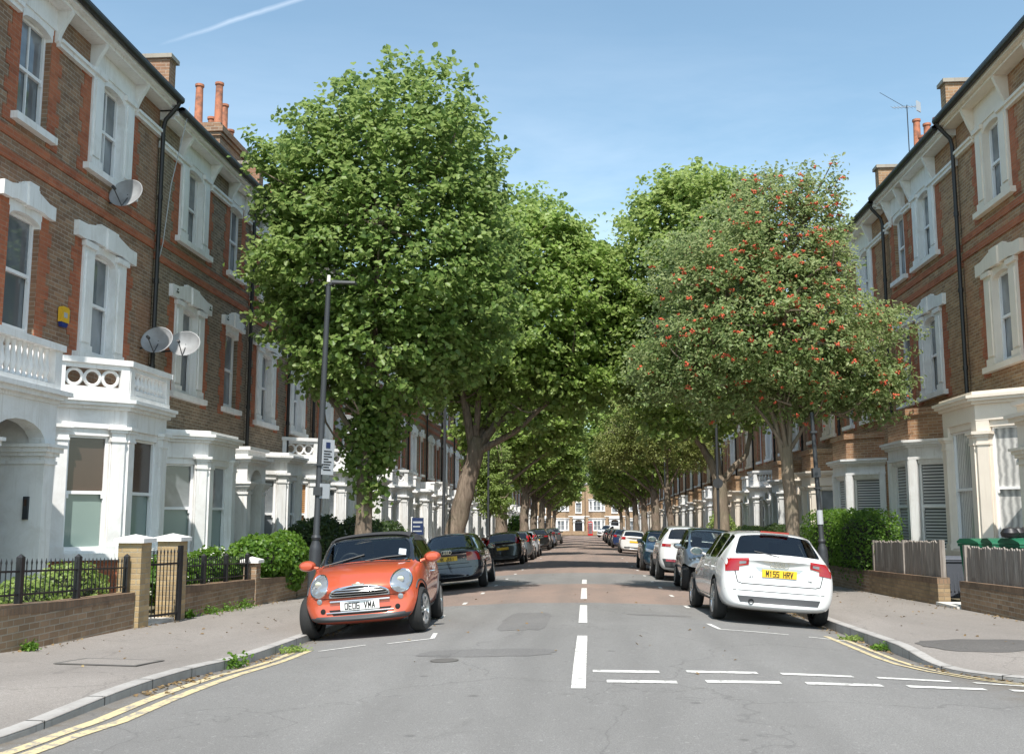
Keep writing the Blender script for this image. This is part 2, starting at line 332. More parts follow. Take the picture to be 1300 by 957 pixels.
rowsl = fr(3.2, 3.8, .08)+fr(3.9, 9, .25)+fr(9.25, 30, .5)+fr(31, 176, 3)
sheet('pavement', rowsl, lambda y: (edge_l(y), -6.5 if y > 8.3 else -30), gpave, PAVE, 8)
rowsr = fr(9.2, 9.7, .06)+fr(9.8, 12.3, .2)+fr(12.5, 30, .5)+fr(31, 176, 3)
sheet('pavement', rowsr, lambda y: (edge_r(y), 6.75 if y > 13.3 else 30), gpave, PAVE, 8)
sheet('garden_ground', fr(8.0, 30, 1)+fr(32, 176, 4), lambda y: (-12, -6.5), lambda x, y: gpave(-6.5, y)+.02, SOIL, 3)
sheet('garden_ground', fr(13.3, 30, 1)+fr(32, 176, 4), lambda y: (6.75, 12), lambda x, y: gpave(6.75, y)+.02, SOIL, 3)
sheet('end_pavement', fr(189, 192, 1), lambda y: (-60, 60), lambda x, y: groad(0, y)+.02, PAVE, 6)
g = MB(); g.add([(-3000, -3000, -4), (3000, -3000, -4), (3000, 3000, -4), (-3000, 3000, -4)], [(0, 1, 2, 3)]); tag(g.build('ground', GRND), kind='structure')
# kerbs: one stone run per side
def ribbon3(path, offs, zs):   # path of (x,y) + profile of (offset, z) -> swept strip
    V = []; F = []; n = len(offs)
    for i, (x, y) in enumerate(path):
        a = path[max(0, i-1)]; b = path[min(len(path)-1, i+1)]
        d = Vector((b[0]-a[0], b[1]-a[1])).normalized(); nrm_ = Vector((-d.y, d.x))
        for k in range(n): V.append((x+nrm_.x*offs[k], y+nrm_.y*offs[k], zs(x, y, k)))
    for i in range(len(path)-1):
        for k in range(n-1): q = i*n+k; F.append((q, q+1, q+n+1, q+n))
    return V, F
def kerb(name, path, side):
    # side=+1: pavement lies to the left of the travel direction
    offs = [0, 0, .02*side, .14*side, .14*side]
    def zs(x, y, k):
        t = gpave(x, y)+.006; return [groad(x, y)-.05, t-.015, t, t, t-.05][k]
    mb = MB(); V, F = ribbon3(path, offs, zs); mb.add(V, F)
    # joints between the stones
    return tag(mb.build(name, KERBM), kind='structure')
pl = [(edge_l(y), y) for y in rowsl if y > 3.201]; pr_ = [(edge_r(y), y) for y in rowsr if y > 9.21]
kerb('kerb', pl, 1); kerb('kerb', pr_, -1)
jm = mat('kerb_joint', (.05, .048, .045), .95); jb = MB()
for path, s in ((pl, 1), (pr_, -1)):
    acc = 0
    for i in range(1, len(path)):
        a = Vector(path[i-1]); b = Vector(path[i]); L = (b-a).length; 
        t = .9-acc
        while t < L:
            p = a+(b-a)*(t/L); d = (b-a).normalized(); nn = Vector((-d.y, d.x))*s
            if p.y < 45:
                z = gpave(p.x, p.y)+.0085; q = [p-d*.006-nn*.002, p+d*.006-nn*.002, p+d*.006+nn*.14, p-d*.006+nn*.14]
                zb_ = groad(p.x, p.y)-.02
                jb.add([(v.x, v.y, z) for v in q], [(0, 1, 2, 3)]); jb.add([(q[0].x, q[0].y, z), (q[1].x, q[1].y, z), (q[1].x, q[1].y, zb_), (q[0].x, q[0].y, zb_)], [(0, 1, 2, 3)])
            t += .9
        acc = (acc+L) % .9
tag(jb.build('kerb_joints', jm), kind='structure')
def ribbon(mb, pts, w, zf, lift=.005, step=.4, w2=None):
    P = []
    for i in range(len(pts)-1):
        a = Vector(pts[i]); b = Vector(pts[i+1]); n = max(1, int((b-a).length/step))
        for k in range(n): P.append(tuple(a+(b-a)*k/n))
    P.append(pts[-1])
    V, F = ribbon3(P, [-w/2, -w/6, w/6, w/2], lambda x, y, k: 0)
    V = [(v[0], v[1], zf(v[0], v[1])+lift) for v in V]; mb.add(V, F)
rnd = random.Random(5)
cl_ = MB()
# centre line dashes measured from the photo; the nearest one is the long hazard dash that meets the give way line
for a, b in ((9.05, 13.15), (15.1, 18.9), (20.7, 24.8), (26.9, 29.3)): ribbon(cl_, [(-.06-.02*(a < 10), a), (-.06, b)], .125, groad)
tag(cl_.build('centre_line', LINEW), kind='structure')
gl = MB()
for row, y0 in ((0, 9.95), (1, 9.42)):
    x = .05+row*.12
    while x < 11:
        dy = .10 if x > .5 else 0
        ribbon(gl, [(x, y0+dy*min(1, x/1.5)), (x+(.62 if x < .5 else .66), y0+dy*min(1, (x+.6)/1.5))], .13, groad); x += .88
tag(gl.build('give_way_line', LINEW), kind='structure')
pk = MB()
for y in (16.9, 20.2, 23.7, 27.2, 30.9, 34.6, 38.5, 43, 48, 54, 61, 69, 78): ribbon(pk, [(-2.36, y-.25), (-2.38, y+.35)], .08, groad)
for y in (19.2, 22.6, 26, 29.2, 33, 37.5, 42, 47, 53, 60, 68, 77): ribbon(pk, [(1.82, y-.25), (1.82, y+.35)], .08, groad)
ribbon(pk, [(-3.2, 12.35), (-2.72, 12.75)], .06, groad); ribbon(pk, [(-2.45, 12.75), (-1.95, 13.15)], .06, groad); ribbon(pk, [(-1.95, 13.15), (-2.02, 13.9)], .06, groad)
ribbon(pk, [(1.78, 15.6), (1.84, 14.75), (2.75, 14.6)], .07, groad); ribbon(pk, [(3.0, 14.5), (3.5, 14.4)], .07, groad)
tag(pk.build('parking_bay_line', LINEW), kind='structure')
yl = MB()
for off in (.24, .42):
    ribbon(yl, [(edge_l(y)+off*(1 if y >= 7.2 else .8), y+(0 if y >= 7.2 else -.25)) for y in fr(3.9, 12.5, .25)], .10, groad)
    def cr(y): return edge_r(y)-off*(1 if y > 11 else .75)
    p = [(edge_r(y)-off, y) for y in fr(12.3, 14.9, .3)][::-1]
    for a in range(0, 10):
        t = math.radians(a*9.5); p.append((3.74+3.1-(3.1+off)*math.cos(t), 12.3-(3.1+off)*math.sin(t)))
    p += [(8, 9.2-off), (30, 9.2-off)]
    ribbon(yl, p, .085, groad)
tag(yl.build('double_yellow_line', LINEY), kind='structure')
# covers
def cover(name, x, y, zf, r=None, wh=None, lab='', rz=0):
    t = empty(name, (x, y, zf(x, y)+.003), rz, lab, 'cover'); t.rotation_euler = (math.atan((zf(x, y+.3)-zf(x, y-.3))/.6), -math.atan((zf(x+.3, y)-zf(x-.3, y))/.6), rz); m = MB()
    if r: m.lathe([(0, .006), (r, .006), (r, 0)], n=24); mm = MB().lathe([(r, .007), (r+.035, .007), (r+.035, 0)], n=24)
    else:
        w, h = wh; m.box(-w/2, -h/2, 0, w/2, h/2, .006); mm = MB()
        for q in ((-w/2-.04, -h/2-.04, w/2+.04, -h/2), (-w/2-.04, h/2, w/2+.04, h/2+.04), (-w/2-.04, -h/2, -w/2, h/2), (w/2, -h/2, w/2+.04, h/2)): mm.box(q[0], q[1], 0, q[2], q[3], .007)
    m.build('lid', COVM if r else PAVE, t); mm.build('rim', COVM, t); return t
COVM = mat('worn_iron', (.15, .14, .13), .6, .3)
cover('manhole_cover', -1.46, 10.7, groad, r=.11, lab='small round iron cover set in the road in front of the orange car')
cover('inspection_cover', -4.75, 10.2, gpave, wh=(.75, .6), lab='rectangular cover set in the left pavement near the kerb')

# patches of newer tarmac
PATCH = asphaltmat('patched_tarmac', (.10, .095, .09), (.17, .16, .15), .4)
def patch_area(name, cx, cy, rx, ry, zf, lift, seed, m, p=3.):
    rr = random.Random(seed); N = 26; V = [(cx, cy, zf(cx, cy)+lift)]; F = []
    for ring_ in (.5, 1.):
        for k in range(N):
            a = 2*math.pi*k/N; c_, s_ = math.cos(a), math.sin(a); l = (abs(c_)**p+abs(s_)**p)**(1/p); q = ring_*(1+(rr.uniform(-.07, .07) if ring_ == 1 else 0)); x, y = cx+rx*c_/l*q, cy+ry*s_/l*q; V.append((x, y, zf(x, y)+lift))
    for k in range(N): F.append((0, 1+k, 1+(k+1) % N)); F.append((1+k, 1+N+k, 1+N+(k+1) % N, 1+(k+1) % N))
    mb = MB(); mb.add(V, F, 0, True); return tag(mb.build(name, m), kind='structure')
patch_area('pavement_patch', 4.75, 13.0, .75, .55, gpave, .004, 3, PATCH, 2.2)
RPATCH = asphaltmat('repaired_road_tarmac', (.145, .14, .135), (.225, .22, .212), .5)
patch_area('road_patch', -1.1, 11.35, .75, .35, groad, .0025, 5, RPATCH, 3)
patch_area('road_patch', 1.15, 16.9, .5, .16, groad, .0025, 6, RPATCH, 3)
patch_area('road_patch', -.9, 15.6, .35, 1.6, groad, .0025, 7, RPATCH, 6)
# ================================================================ HOUSES
XL, XR = -9.0, 8.75
STONED = whitemat('dark_weathered_stone', (.34, .31, .26), .6, (.14, .12, .1), .85)
class Grp:
    """one part with its sub-parts; for far houses everything merges into the part"""
    def __init__(s, name, m, T=None): s.name = name; s.items = [(name, MB(), m)]; s.T = T
    @property
    def main(s): return s.items[0][1]
    def sub(s, name, m, new=False):
        if not new:
            for n, b, mm in s.items[1:]:
                if n == name and mm == m: return b
        b = MB(); b.T = s.items[0][1].T.copy(); s.items.append((name, b, m)); return b
    def setT(s, T):
        for _, b, _m in s.items: b.T = T.copy()
    def fin(s, parent, lod):
        its = [i for i in s.items if i[1].v]
        if lod:
            M = MB(); ms = []
            for n, b, mm in its:
                if mm not in ms: ms.append(mm)
                k = ms.index(mm); off = len(M.v); M.v += b.v; M.f += [[q+off for q in f] for f in b.f]; M.m += [k]*len(b.f); M.sm += b.sm
            return M.build(s.name, ms, parent)
        o = s.items[0][1].build(s.name, s.items[0][2], parent)
        for n, b, mm in s.items[1:]:
            if b.v: b.build(n, mm, o)
        return o
def wall_open(mb, y0, y1, z0, z1, ops, dep=.22):
    ys = sorted({y0, y1, *[o[0] for o in ops], *[o[1] for o in ops]}); zs = sorted({z0, z1, *[o[2] for o in ops], *[o[3] for o in ops]})
    def inside(y, z): return any(o[0] < y < o[1] and o[2] < z < o[3] for o in ops)
    for i in range(len(ys)-1):
        for j in range(len(zs)-1):
            if not inside((ys[i]+ys[i+1])/2, (zs[j]+zs[j+1])/2):
                mb.add([(0, ys[i], zs[j]), (0, ys[i+1], zs[j]), (0, ys[i+1], zs[j+1]), (0, ys[i], zs[j+1])], [(0, 1, 2, 3)])
    for a, b, c, d in ops:
        mb.add([(0, a, c), (0, b, c), (0, b, d), (0, a, d), (-dep, a, c), (-dep, b, c), (-dep, b, d), (-dep, a, d)], [(0, 1, 5, 4), (1, 2, 6, 5), (2, 3, 7, 6), (3, 0, 4, 7)])
def arch_poly(w, zs, zt, rise, n=9):
    """spandrel above a segmental/round opening: width w, springs at zs, top zt"""
    p = [(-w/2, zs), (-w/2, zt), (w/2, zt), (w/2, zs)]
    for i in range(1, n):
        a = math.pi*i/n; p.append((w/2*math.cos(a), zs+rise*math.sin(a)))
    return p
def sash(G, w, z0, z1, xf, pane, bars=0, split=.5, f=.055, yc=0., pane2=None):
    """sash window centred on yc in plane x=xf"""
    F = G.sub('sash_frame', WHITE2); P = G.sub('pane', pane); a, b = yc-w/2, yc+w/2; zm = z0+(z1-z0)*split
    F.box(xf-.04, a, z0, xf+.02, a+f, z1); F.box(xf-.04, b-f, z0, xf+.02, b, z1); F.box(xf-.04, a+f, z1-f, xf+.02, b-f, z1); F.box(xf-.06, a+f, z0, xf+.0, b-f, z0+f*1.3)
    F.box(xf-.05, a+f, zm-.028, xf+.012, b-f, zm+.028)
    for k in range(bars):
        y = a+(b-a)*(k+1)/(bars+1); F.box(xf-.04, y-.014, z0+f, xf-.002, y+.014, z1-f)
    for s in (a+f-.0, b-f-.03): F.box(xf-.0, s, zm-.10, xf+.035, s+.03, zm-.03)
    P.box(xf-.035, a+f*.8, zm, xf-.024, b-f*.8, z1-f*.8)
    if pane2: P = G.sub('lower_pane', pane2)
    P.box(xf-.060, a+f*.8, z0+f, xf-.049, b-f*.8, zm)
def quoins(mb, y, sgn, z0, z1, w=.26, w2=.37, pr=.012):
    z = z0; k = 0; y = y+sgn*.003
    while z < z1-.02:
        h = min(.225, z1-z); ww = w if k % 2 else w2
        mb.box(.0, y, z, pr, y+sgn*ww, z+h); z += h; k += 1
HOODP = [(-.5, 0), (-.5, .27), (-.36, .28), (-.155, .38), (-.155, .42), (.155, .42), (.155, .38), (.36, .28), (.5, .27), (.5, 0), (.36, 0), (.26, .04), (-.26, .04), (-.36, 0)]
def upper_window(root, kind, yc, z0, z1, lod, st, floor, pane=None):
    """kind wide: white pilasters each side; single: plain. floor 1 has a stepped hood, floor 2 ties to the eaves cornice"""
    wide = kind == 'wide'; gw = .88 if wide else .92; pw = .42 if wide else .0
    G = Grp('window', st['trim']); T = Matrix.Translation((0, yc, 0)); G.setT(T)
    tot = gw/2+pw
    m = G.main
    if wide:
        for s in (-1, 1):
            a, b = s*gw/2, s*tot
            m.box(-.20, a+s*.003, z0-.045, .05, b-s*.003, z1+.10); m.box(.05, a+s*.08, z0+.15, .075, b-s*.08, z1-.12)
            m.box(-.02, a-s*.02, z1-.02, .10, b+s*.03, z1+.08); m.box(-.018, a+s*.0015, z0-.052, .085, b+s*.004, z0+.10)
    pp = arch_poly(gw+.004, z1-.14, z1+.115, .13); m.prism(pp, 'x', -.20, .02)
    if not wide: m.box(-.2, -gw/2-.03, z1+.0, .015, gw/2+.03, z1+.12)
    sash(G, gw-.008, z0, z1-.02, -.12, pane or st['pane'], bars=1 if (wide and floor == 2) or not wide and floor == 2 else 0)
    S = G.sub('sill', st['trim']); S.box(-.15, -tot-.16, z0-.18, .13, tot+.16, z0-.06)
    if floor == 1:
        H = G.sub('hood', st['trim']); W = (tot+.32)*2; H.prism([(p[0]*W, z1+.09+p[1]*(1.0 if wide else .85)) for p in HOODP], 'x', -.02, .095)
        H.prism([(-.12, z1+.10), (-.145, z1+.49), (.145, z1+.49), (.12, z1+.10)], 'x', 0, .135)
        if st.get('stamp') and not lod:
            K = G.sub('stamped_motif', BLACK)
            for s in (-1, 1):
                for (dy, dz) in ((0, .05), (-.035, -.01), (.035, -.01)): K.lathe([(0, .134), (.022, .134), (.022, .12)], (0, s*W*.42+dy, z1+.22+dz), 'x', 8)
    G.fin(root, lod)
    return tot
def panel_T(p0, p1):
    """frame whose y runs along the panel p0->p1 (local x,y), x points outward"""
    a = Vector(p0); b = Vector(p1); d = (b-a).normalized(); n = Vector((d.y, -d.x))
    M = Matrix.Identity(4); M[0][0] = n.x; M[1][0] = n.y; M[0][1] = d.x; M[1][1] = d.y; M[0][3] = a.x; M[1][3] = a.y
    return M, (b-a).length
def bay_outline(yc, hf, hb, d, e): k = e*.41; return [(-.02, yc-hb-e*1.25), (d+e, yc-hf-k), (d+e, yc+hf+k), (-.02, yc+hb+e*1.25)]
def baluster_panel(mb, L, z0, z1, rings, x=0, e=.12):
    zr = z1-.10; h = zr-z0; n = max(3, int((L-2*e)/(h*.95))) if rings else max(3, int((L-2*e)/.15)); w = (L-2*e)/n
    for i in range(n):
        yy = e+w*(i+.5)
        if rings:
            rr_ = min(h*.42, w*.46); pts = [(x, yy+rr_*math.cos(a), z0+h/2+h*.42*math.sin(a)) for a in [2*math.pi*k/14 for k in range(15)]]; mb.tube(pts, .030, 6, caps=False)
        else: mb.lathe([(.03, z0), (.055, z0+.02), (.03, z0+h*.15), (.062, z0+h*.36), (.035, z0+h*.7), (.028, z0+h*.8), (.05, z0+h*.95), (.05, zr)], (x, yy, 0), 'z', 8)
def bay(root, yc, hf, hb, d, lod, st, top, style='column', pane=None, pane2=None, z_s=1.0, zc=2.95, zt=3.62, near=-1, blind=None):
    """canted bay. near: which canted side (-1 = low y) shows the ring balusters / special blinds"""
    G = Grp('bay_window', st['baym']); m = G.main
    pts = [(0, yc-hb), (d, yc-hf), (d, yc+hf), (0, yc+hb)]
    # base and entablature
    base = G.sub('base', st['base']) if st.get('base') else m
    base.prism(bay_outline(yc, hf, hb, d, -.02), 'z', -.6, z_s-.14)
    m.prism(bay_outline(yc, hf, hb, d, .09), 'z', z_s-.14, z_s-.02)
    fz = zt-.50 if style == 'column' else zt-.42
    m.prism(bay_outline(yc, hf, hb, d, .0), 'z', fz, zt-.16); m.prism(bay_outline(yc, hf, hb, d, .07), 'z', zt-.17, zt-.11)
    m.prism(bay_outline(yc, hf, hb, d, .15), 'z', zt-.11, zt-.05); m.prism(bay_outline(yc, hf, hb, d, .19), 'z', zt-.05, zt+.01)
    if style == 'square': m.prism(bay_outline(yc, hf, hb, d, .03), 'z', fz-.04, fz+.03)
    # dark inside so panes never see daylight
    for i in range(3):
        T, L = panel_T(pts[i], pts[i+1]); G.setT(T)
        m = G.main; pw = .27 if style == 'column' else .20
        pw = min(pw, L*.28)
        for k, (a, b) in enumerate(((0, pw), (L-pw, L))):
            m.box(-.22, a+.002, z_s-.02, -.005, b-.002, fz+.01)
            if style == 'column':
                lo = a+.03 if k == 0 else a+.015; hi = b-.015 if k == 0 else b-.03
                m.box(-.1, lo, z_s+.10, .045, hi, zc-.06)
                m.box(-.1, lo-.02, z_s-.02, .07, hi+.02, z_s+.10)
                for (q, z, h) in ((.065, zc-.06, .04), (.052, zc-.02, .12), (.08, zc+.10, .05), (.11, zc+.15, .06)): m.box(-.1, lo-(q-.045), z, q, hi+(q-.045), z+h)
            else: m.box(-.1, a+.004, z_s-.015, .03, b-.004, fz-.045)
        m.box(-.22, pw, fz-.13, -.05, L-pw, fz+.01)
        m.box(-.2, pw-.01, z_s-.1, .02, L-pw+.01, z_s+.02)
        pn = pane or st['pane']
        sash(G, L-2*pw, z_s+.02, fz-.12, -.13, pn, 0, .5, .05, L/2, pane2)
    G.setT(Matrix.Identity(4)); m = G.main
    if top in ('rings', 'mixed', 'balusters'):
        B = G.sub('balustrade', st['baym']); B.prism(bay_outline(yc, hf, hb, d, .04), 'z', zt, zt+.12)
        for i in range(3):
            T, L = panel_T(pts[i], pts[i+1]); B.T = T
            B.box(-.13, 0, zt+.10, .035, .15, zt+.66); B.box(-.13, L-.15, zt+.10, .035, L, zt+.66)
            B.box(-.15, -.04, zt+.62, .07, L+.04, zt+.72); B.box(-.12, .15, zt+.10, .025, L-.15, zt+.22); B.box(-.12, .15, zt+.54, .025, L-.15, zt+.62)
            r = (top == 'rings') or (top == 'mixed' and i != 1)
            if not lod: baluster_panel(B, L, zt+.22, zt+.64, r, -.05, .2 if not r else (.16 if L < 1.3 else .3))
            else: B.box(-.06, .15, zt+.1, -.03, L-.15, zt+.64)
        B.T = Matrix.Identity(4)
    elif top == 'brick':
        B = G.sub('brick_parapet', st['brick']); B.prism(bay_outline(yc, hf, hb, d, -.02), 'z', zt, zt+.62)
        B.prism(bay_outline(yc, hf, hb, d, .035), 'z', zt+.62, zt+.78)
    else:
        m.prism(bay_outline(yc, hf, hb, d, .05), 'z', zt, zt+.09)
    return G.fin(root, lod)
def porch(root, yc, hw, d, lod, st, top='cornice', zc=2.6, zt=3.5, door=None, arch=True):
    G = Grp('porch', st['baym']); G.setT(Matrix.Translation((0, yc, 0))); m = G.main
    m.box(0, -hw, -.5, d+.1, hw, .12)
    for s in (-1, 1):
        a, b = s*hw, s*(hw-.30)
        m.box(0, a, .12, d, b, zc); m.box(d-.3, a+s*.03, .12, d+.04, b-s*.03, .35)
        for (q, z, h) in ((.03, zc-.12, .05), (.05, zc, .06), (.09, zc+.06, .07), (.13, zc+.13, .05)): m.box(0, a+s*q, z, d+q, b-s*q, z+h)
    if arch: m.prism(arch_poly(2*(hw-.28), zc+.16, zt-.2, min(.34, zt-.4-zc)), 'x', d-.26, d-.01)
    m.box(0, -hw, zc+.16, d-.26, -hw+.28, zt-.2); m.box(0, hw-.28, zc+.16, d-.26, hw, zt-.2)
    for s in (-1, 1): m.box(d-.26, s*hw, zc+.18, d-.01, s*(hw-.28), zt-.2)
    for (q, z0, z1) in ((.02, zt-.2, zt-.14), (.10, zt-.14, zt-.07), (.16, zt-.07, zt)): m.box(0, -hw-q, z0, d+q, hw+q, z1)
    if top == 'balcony':
        B = G.sub('balustrade', st['baym']); 
        for (p, q, T) in (((d-.04), 0, None),):
            T0 = Matrix.Translation((0, yc, 0))
            M, L = panel_T((d, -hw), (d, hw)); B.T = T0 @ M
            B.box(-.15, 0, zt, .03, L, zt+.1); B.box(-.15, 0, zt+.1, .03, .2, zt+.66); B.box(-.15, L-.2, zt+.1, .03, L, zt+.66); B.box(-.17, -.04, zt+.62, .07, L+.04, zt+.72)
            if not lod: baluster_panel(B, L, zt+.1, zt+.72, False, -.06, .24)
            B.T = T0
            for s in (-1, 1): B.box(0, s*hw, zt, d-.15, s*(hw-.14), zt+.72)
    elif top == 'cornice': m.box(0, -hw+.02, zt, d-.02, hw-.02, zt+.16); m.box(0, -hw-.05, zt+.16, d+.06, hw+.05, zt+.24)
    D = G.sub('front_door', door or DOORM); D.box(-.30, -hw+.30, .12, -.22, hw-.30, 2.25); D.box(-.22, -hw+.38, .3, -.2, -.04, 1.2); D.box(-.22, .04, .3, -.2, hw-.38, 1.2)
    F = G.sub('door_frame', WHITE2); F.box(-.3, -hw+.28, 2.25, -.18, hw-.28, 2.33); F.box(-.3, -hw+.2, .12, -.18, -hw+.31, 2.8); F.box(-.3, hw-.31, .12, -.18, hw-.2, 2.8); F.box(-.3, -hw+.28, 2.7, -.18, hw-.28, 2.8)
    Fl = G.sub('fanlight', GLASS); Fl.box(-.27, -hw+.3, 2.33, -.25, hw-.3, 2.7)
    return G.fin(root, lod)
EAV = 10.25
def house(side, Y0, Y1, label, group, st, wins, bays, porches, pipes=(), lod=0, chimney=True, bigch=False, party=True, name='terraced_house', zt2=9.72):
    """wins: (kind, Yc). bays: dict(Y=..). Y are world positions along the street."""
    W = Y1-Y0; z0 = gpave(side*6.5, Y0+W*.5)
    root = empty(name, (XL if side < 0 else XR, Y0 if side < 0 else Y1, z0), 0 if side < 0 else math.pi, label, 'house', group)
    ly = (lambda Y: Y-Y0) if side < 0 else (lambda Y: Y1-Y)
    dz = st.get('dz', 0); zA0, zA1 = 4.55+dz, 6.45+dz; zB0, zB1 = 8.0+dz, 9.72+dz; ev = EAV+dz+.12+st.get('evx', 0)
    ops = []; red = MB()
    for kind, Y in wins:
        y = ly(Y); hw = (.44+.42) if kind == 'wide' else .46
        for (a, b, fl) in ((zA0, zA1, 1), (zB0, zB1, 2)):
            ops.append((y-hw, y+hw, a-.05, b+.1))
            for s in (-1, 1): quoins(red, y+s*hw, s, a-.25, b+.10)
            upper_window(root, kind, y, a, b, lod, st, fl)
    for p in porches: y = ly(p['Y']); ops.append((y-p.get('hw', .75)+.2, y+p.get('hw', .75)-.2, .1, 2.8))
    w = MB(); wall_open(w, 0, W, -.8, ev, ops); w.build('wall', st['brick'], root)
    if not lod or True:
        for (a, b) in ((7.15, 7.30), (7.52, 7.67)): 
            # red string courses, butted between openings
            red.box(-.05, .004, a+dz, .03 if a < 7.3 else .022, W-.004, b+dz)
        red.build('red_brick_dressing', BR_RED, root)
    # eaves
    G = Grp('eaves_cornice', st['trim']); m = G.main
    m.box(-.1, 0, ev-.10, .40, W, ev); m.box(-.02, 0, ev-.17, .30, W, ev-.10)
    xs = sorted([(ly(Y), (.92 if k == 'wide' else .60)) for k, Y in wins]); cur = 0
    cz = zB1+.0
    for y, hw in xs+[(W, 0)]:
        if y-hw > cur+.02:
            m.box(-.02, cur, cz-.14, .09, y-hw-.0, cz-.06); m.box(-.02, cur, cz-.06, .13, y-hw, cz)
        if hw:
            m.box(-.02, y-hw, cz+.10, .045, y+hw, ev-.17)
            for s in (-1, 1):      # scrolled consoles carrying the soffit
                c = y+s*(hw-.02); m.prism([(.0, cz-.10), (.07, cz-.06), (.09, cz+.06), (.16, cz+.22), (.293, ev-.2), (.293, ev-.106), (0, ev-.106)], 'y', c-.05, c+.05)
        cur = y+hw
    G.fin(root, lod)
    gt = MB(); gt.tube([(.46, -.0, ev+.02), (.46, W, ev+.02)], .075, 10); gt.box(.39, 0, ev+.015, .53, W, ev+.07); gt.build('gutter', GUTTER, root)
    r = MB(); RX, RZ = -4.6, ev+2.55; r.prism([(.42, ev+.03), (.42, ev+.07), (RX, RZ), (-9.4, ev+.07), (-9.4, ev-.05), (RX, RZ-.14)], 'y', .0, W)
    ro = r.build('roof', SLATE, root)
    for Y in pipes:
        y = ly(Y); p = MB(); p.tube([(.46, y, ev), (.40, y, ev-.14), (.16, y, ev-.42), (.12, y, ev-.6), (.12, y, .0 if not any(abs(ly(b['Y'])-y) < 1.9 for b in bays) else 3.7)], .048, 8)
        for z in (2.4, 4.6, 6.4, 8.2): 
            if z > 3.8 or not bays: p.tube([(.12, y, z+dz), (.12, y, z+.10+dz)], .062, 8)
        p.build('downpipe', DKPIPE, root)
    for b in bays:
        b = dict(b); y = ly(b.pop('Y')); bay(root, y, b.pop('hf', .86), b.pop('hb', 1.72), b.pop('d', .9), lod, st, b.pop('top', 'flat'), **b)
    for p in porches:
        p = dict(p); y = ly(p.pop('Y')); porch(root, y, p.pop('hw', .75), p.pop('d', .8), lod, st, **p)
    if party:   # brick upstand on the far party line
        y = W-.17 if side < 0 else .17
        pm = MB(); pm.prism([(.30, ev+.0), (.30, ev+.84), (-.50, ev+.84), (-.50, ev+.66), (RX, RZ+.35), (-8, ev+.8), (-8, ev)], 'y', y-.165, y+.165)
        po = pm.build('party_parapet', st['brickp'], root)
        c = MB(); c.box(.36, y-.22, ev+.84, -.56, y+.22, ev+.93); c.prism([(-.5, ev+.66), (-.5, ev+.72), (RX, RZ+.42), (RX, RZ+.35)], 'y', y-.19, y+.19); c.build('coping', STONED, po)
    if chimney:
        y = W-.35 if side < 0 else .35
        c = MB(); x0, x1 = -1.55, -.75; zt = ev+(1.55 if bigch else 1.3)
        ya, yb = (y-1.0, y+1.3) if bigch else (y-.75, y+.35)
        if bigch: x0, x1 = -1.35, -.45
        c.box(x0, ya, ev+.1, x1, yb, zt); c.box(x0-.05, ya-.05, zt-.28, x1+.05, yb+.05, zt-.18); c.box(x0-.10, ya-.10, zt-.18, x1+.10, yb+.10, zt-.02); c.box(x0, ya, zt-.02, x1, yb, zt+.10)
        co = c.build('chimney', st['brickp'], root)
        rr = random.Random(int(Y0*10)); hs_ = [1.25, 1.3, .6, .45, 1.3] if bigch else [.95, .95, .5, .35, .9]
        for k in range(5):
            h = hs_[k]*(.9+.2*rr.random()); q = MB(); px = x0+.22+(.36 if k % 2 else 0); py = (ya+.2+k*.47) if bigch else y-.62+k*.21
            q.lathe([(.0, zt+.1), (.13, zt+.1), (.11, zt+.18), (.095, zt+h), (.12, zt+h+.02), (.12, zt+h+.08), (.07, zt+h+.08), (.07, zt+h-.1)], (px, py, 0), 'z', 12); q.build('chimney_pot', TERRA, co)
    # back and end walls
    bk = MB(); bk.box(-9.3, .0, -.8, -9.05, W, ev+.05); bk.box(-9.05, .003, -.8, -.23, .2, ev); bk.box(-9.05, W-.2, -.8, -.23, W-.003, ev); bk.build('rear_and_party_walls', st['brickp'], root)
    return root
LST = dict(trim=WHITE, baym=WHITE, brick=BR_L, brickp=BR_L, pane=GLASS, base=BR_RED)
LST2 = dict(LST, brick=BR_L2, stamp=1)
RST = dict(trim=CREAM, baym=CREAM, brick=BR_R, brickp=BR_R, pane=GLASS, dz=.33, evx=.12)
RSTW = dict(RST, trim=WHITE, baym=WHITE)
# ---- left side
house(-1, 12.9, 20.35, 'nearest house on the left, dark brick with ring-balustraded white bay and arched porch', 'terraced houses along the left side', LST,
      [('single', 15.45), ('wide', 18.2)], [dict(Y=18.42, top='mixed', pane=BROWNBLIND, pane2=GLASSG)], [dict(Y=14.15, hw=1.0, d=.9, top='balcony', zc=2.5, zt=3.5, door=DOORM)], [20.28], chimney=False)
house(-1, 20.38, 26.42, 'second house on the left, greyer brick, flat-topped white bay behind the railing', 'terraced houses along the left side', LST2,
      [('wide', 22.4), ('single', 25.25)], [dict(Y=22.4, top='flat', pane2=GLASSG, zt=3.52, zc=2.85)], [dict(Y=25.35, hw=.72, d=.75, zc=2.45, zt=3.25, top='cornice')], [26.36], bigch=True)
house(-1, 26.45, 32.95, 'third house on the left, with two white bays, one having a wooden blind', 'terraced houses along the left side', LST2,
      [('wide', 28.1), ('wide', 31.3)], [dict(Y=28.15, top='flat', hf=.72, hb=1.45, zt=3.52, zc=2.85), dict(Y=31.35, top='rings', hf=.72, hb=1.45, pane=WBLIND, zt=3.52, zc=2.85)], [], [30.0, 32.9])
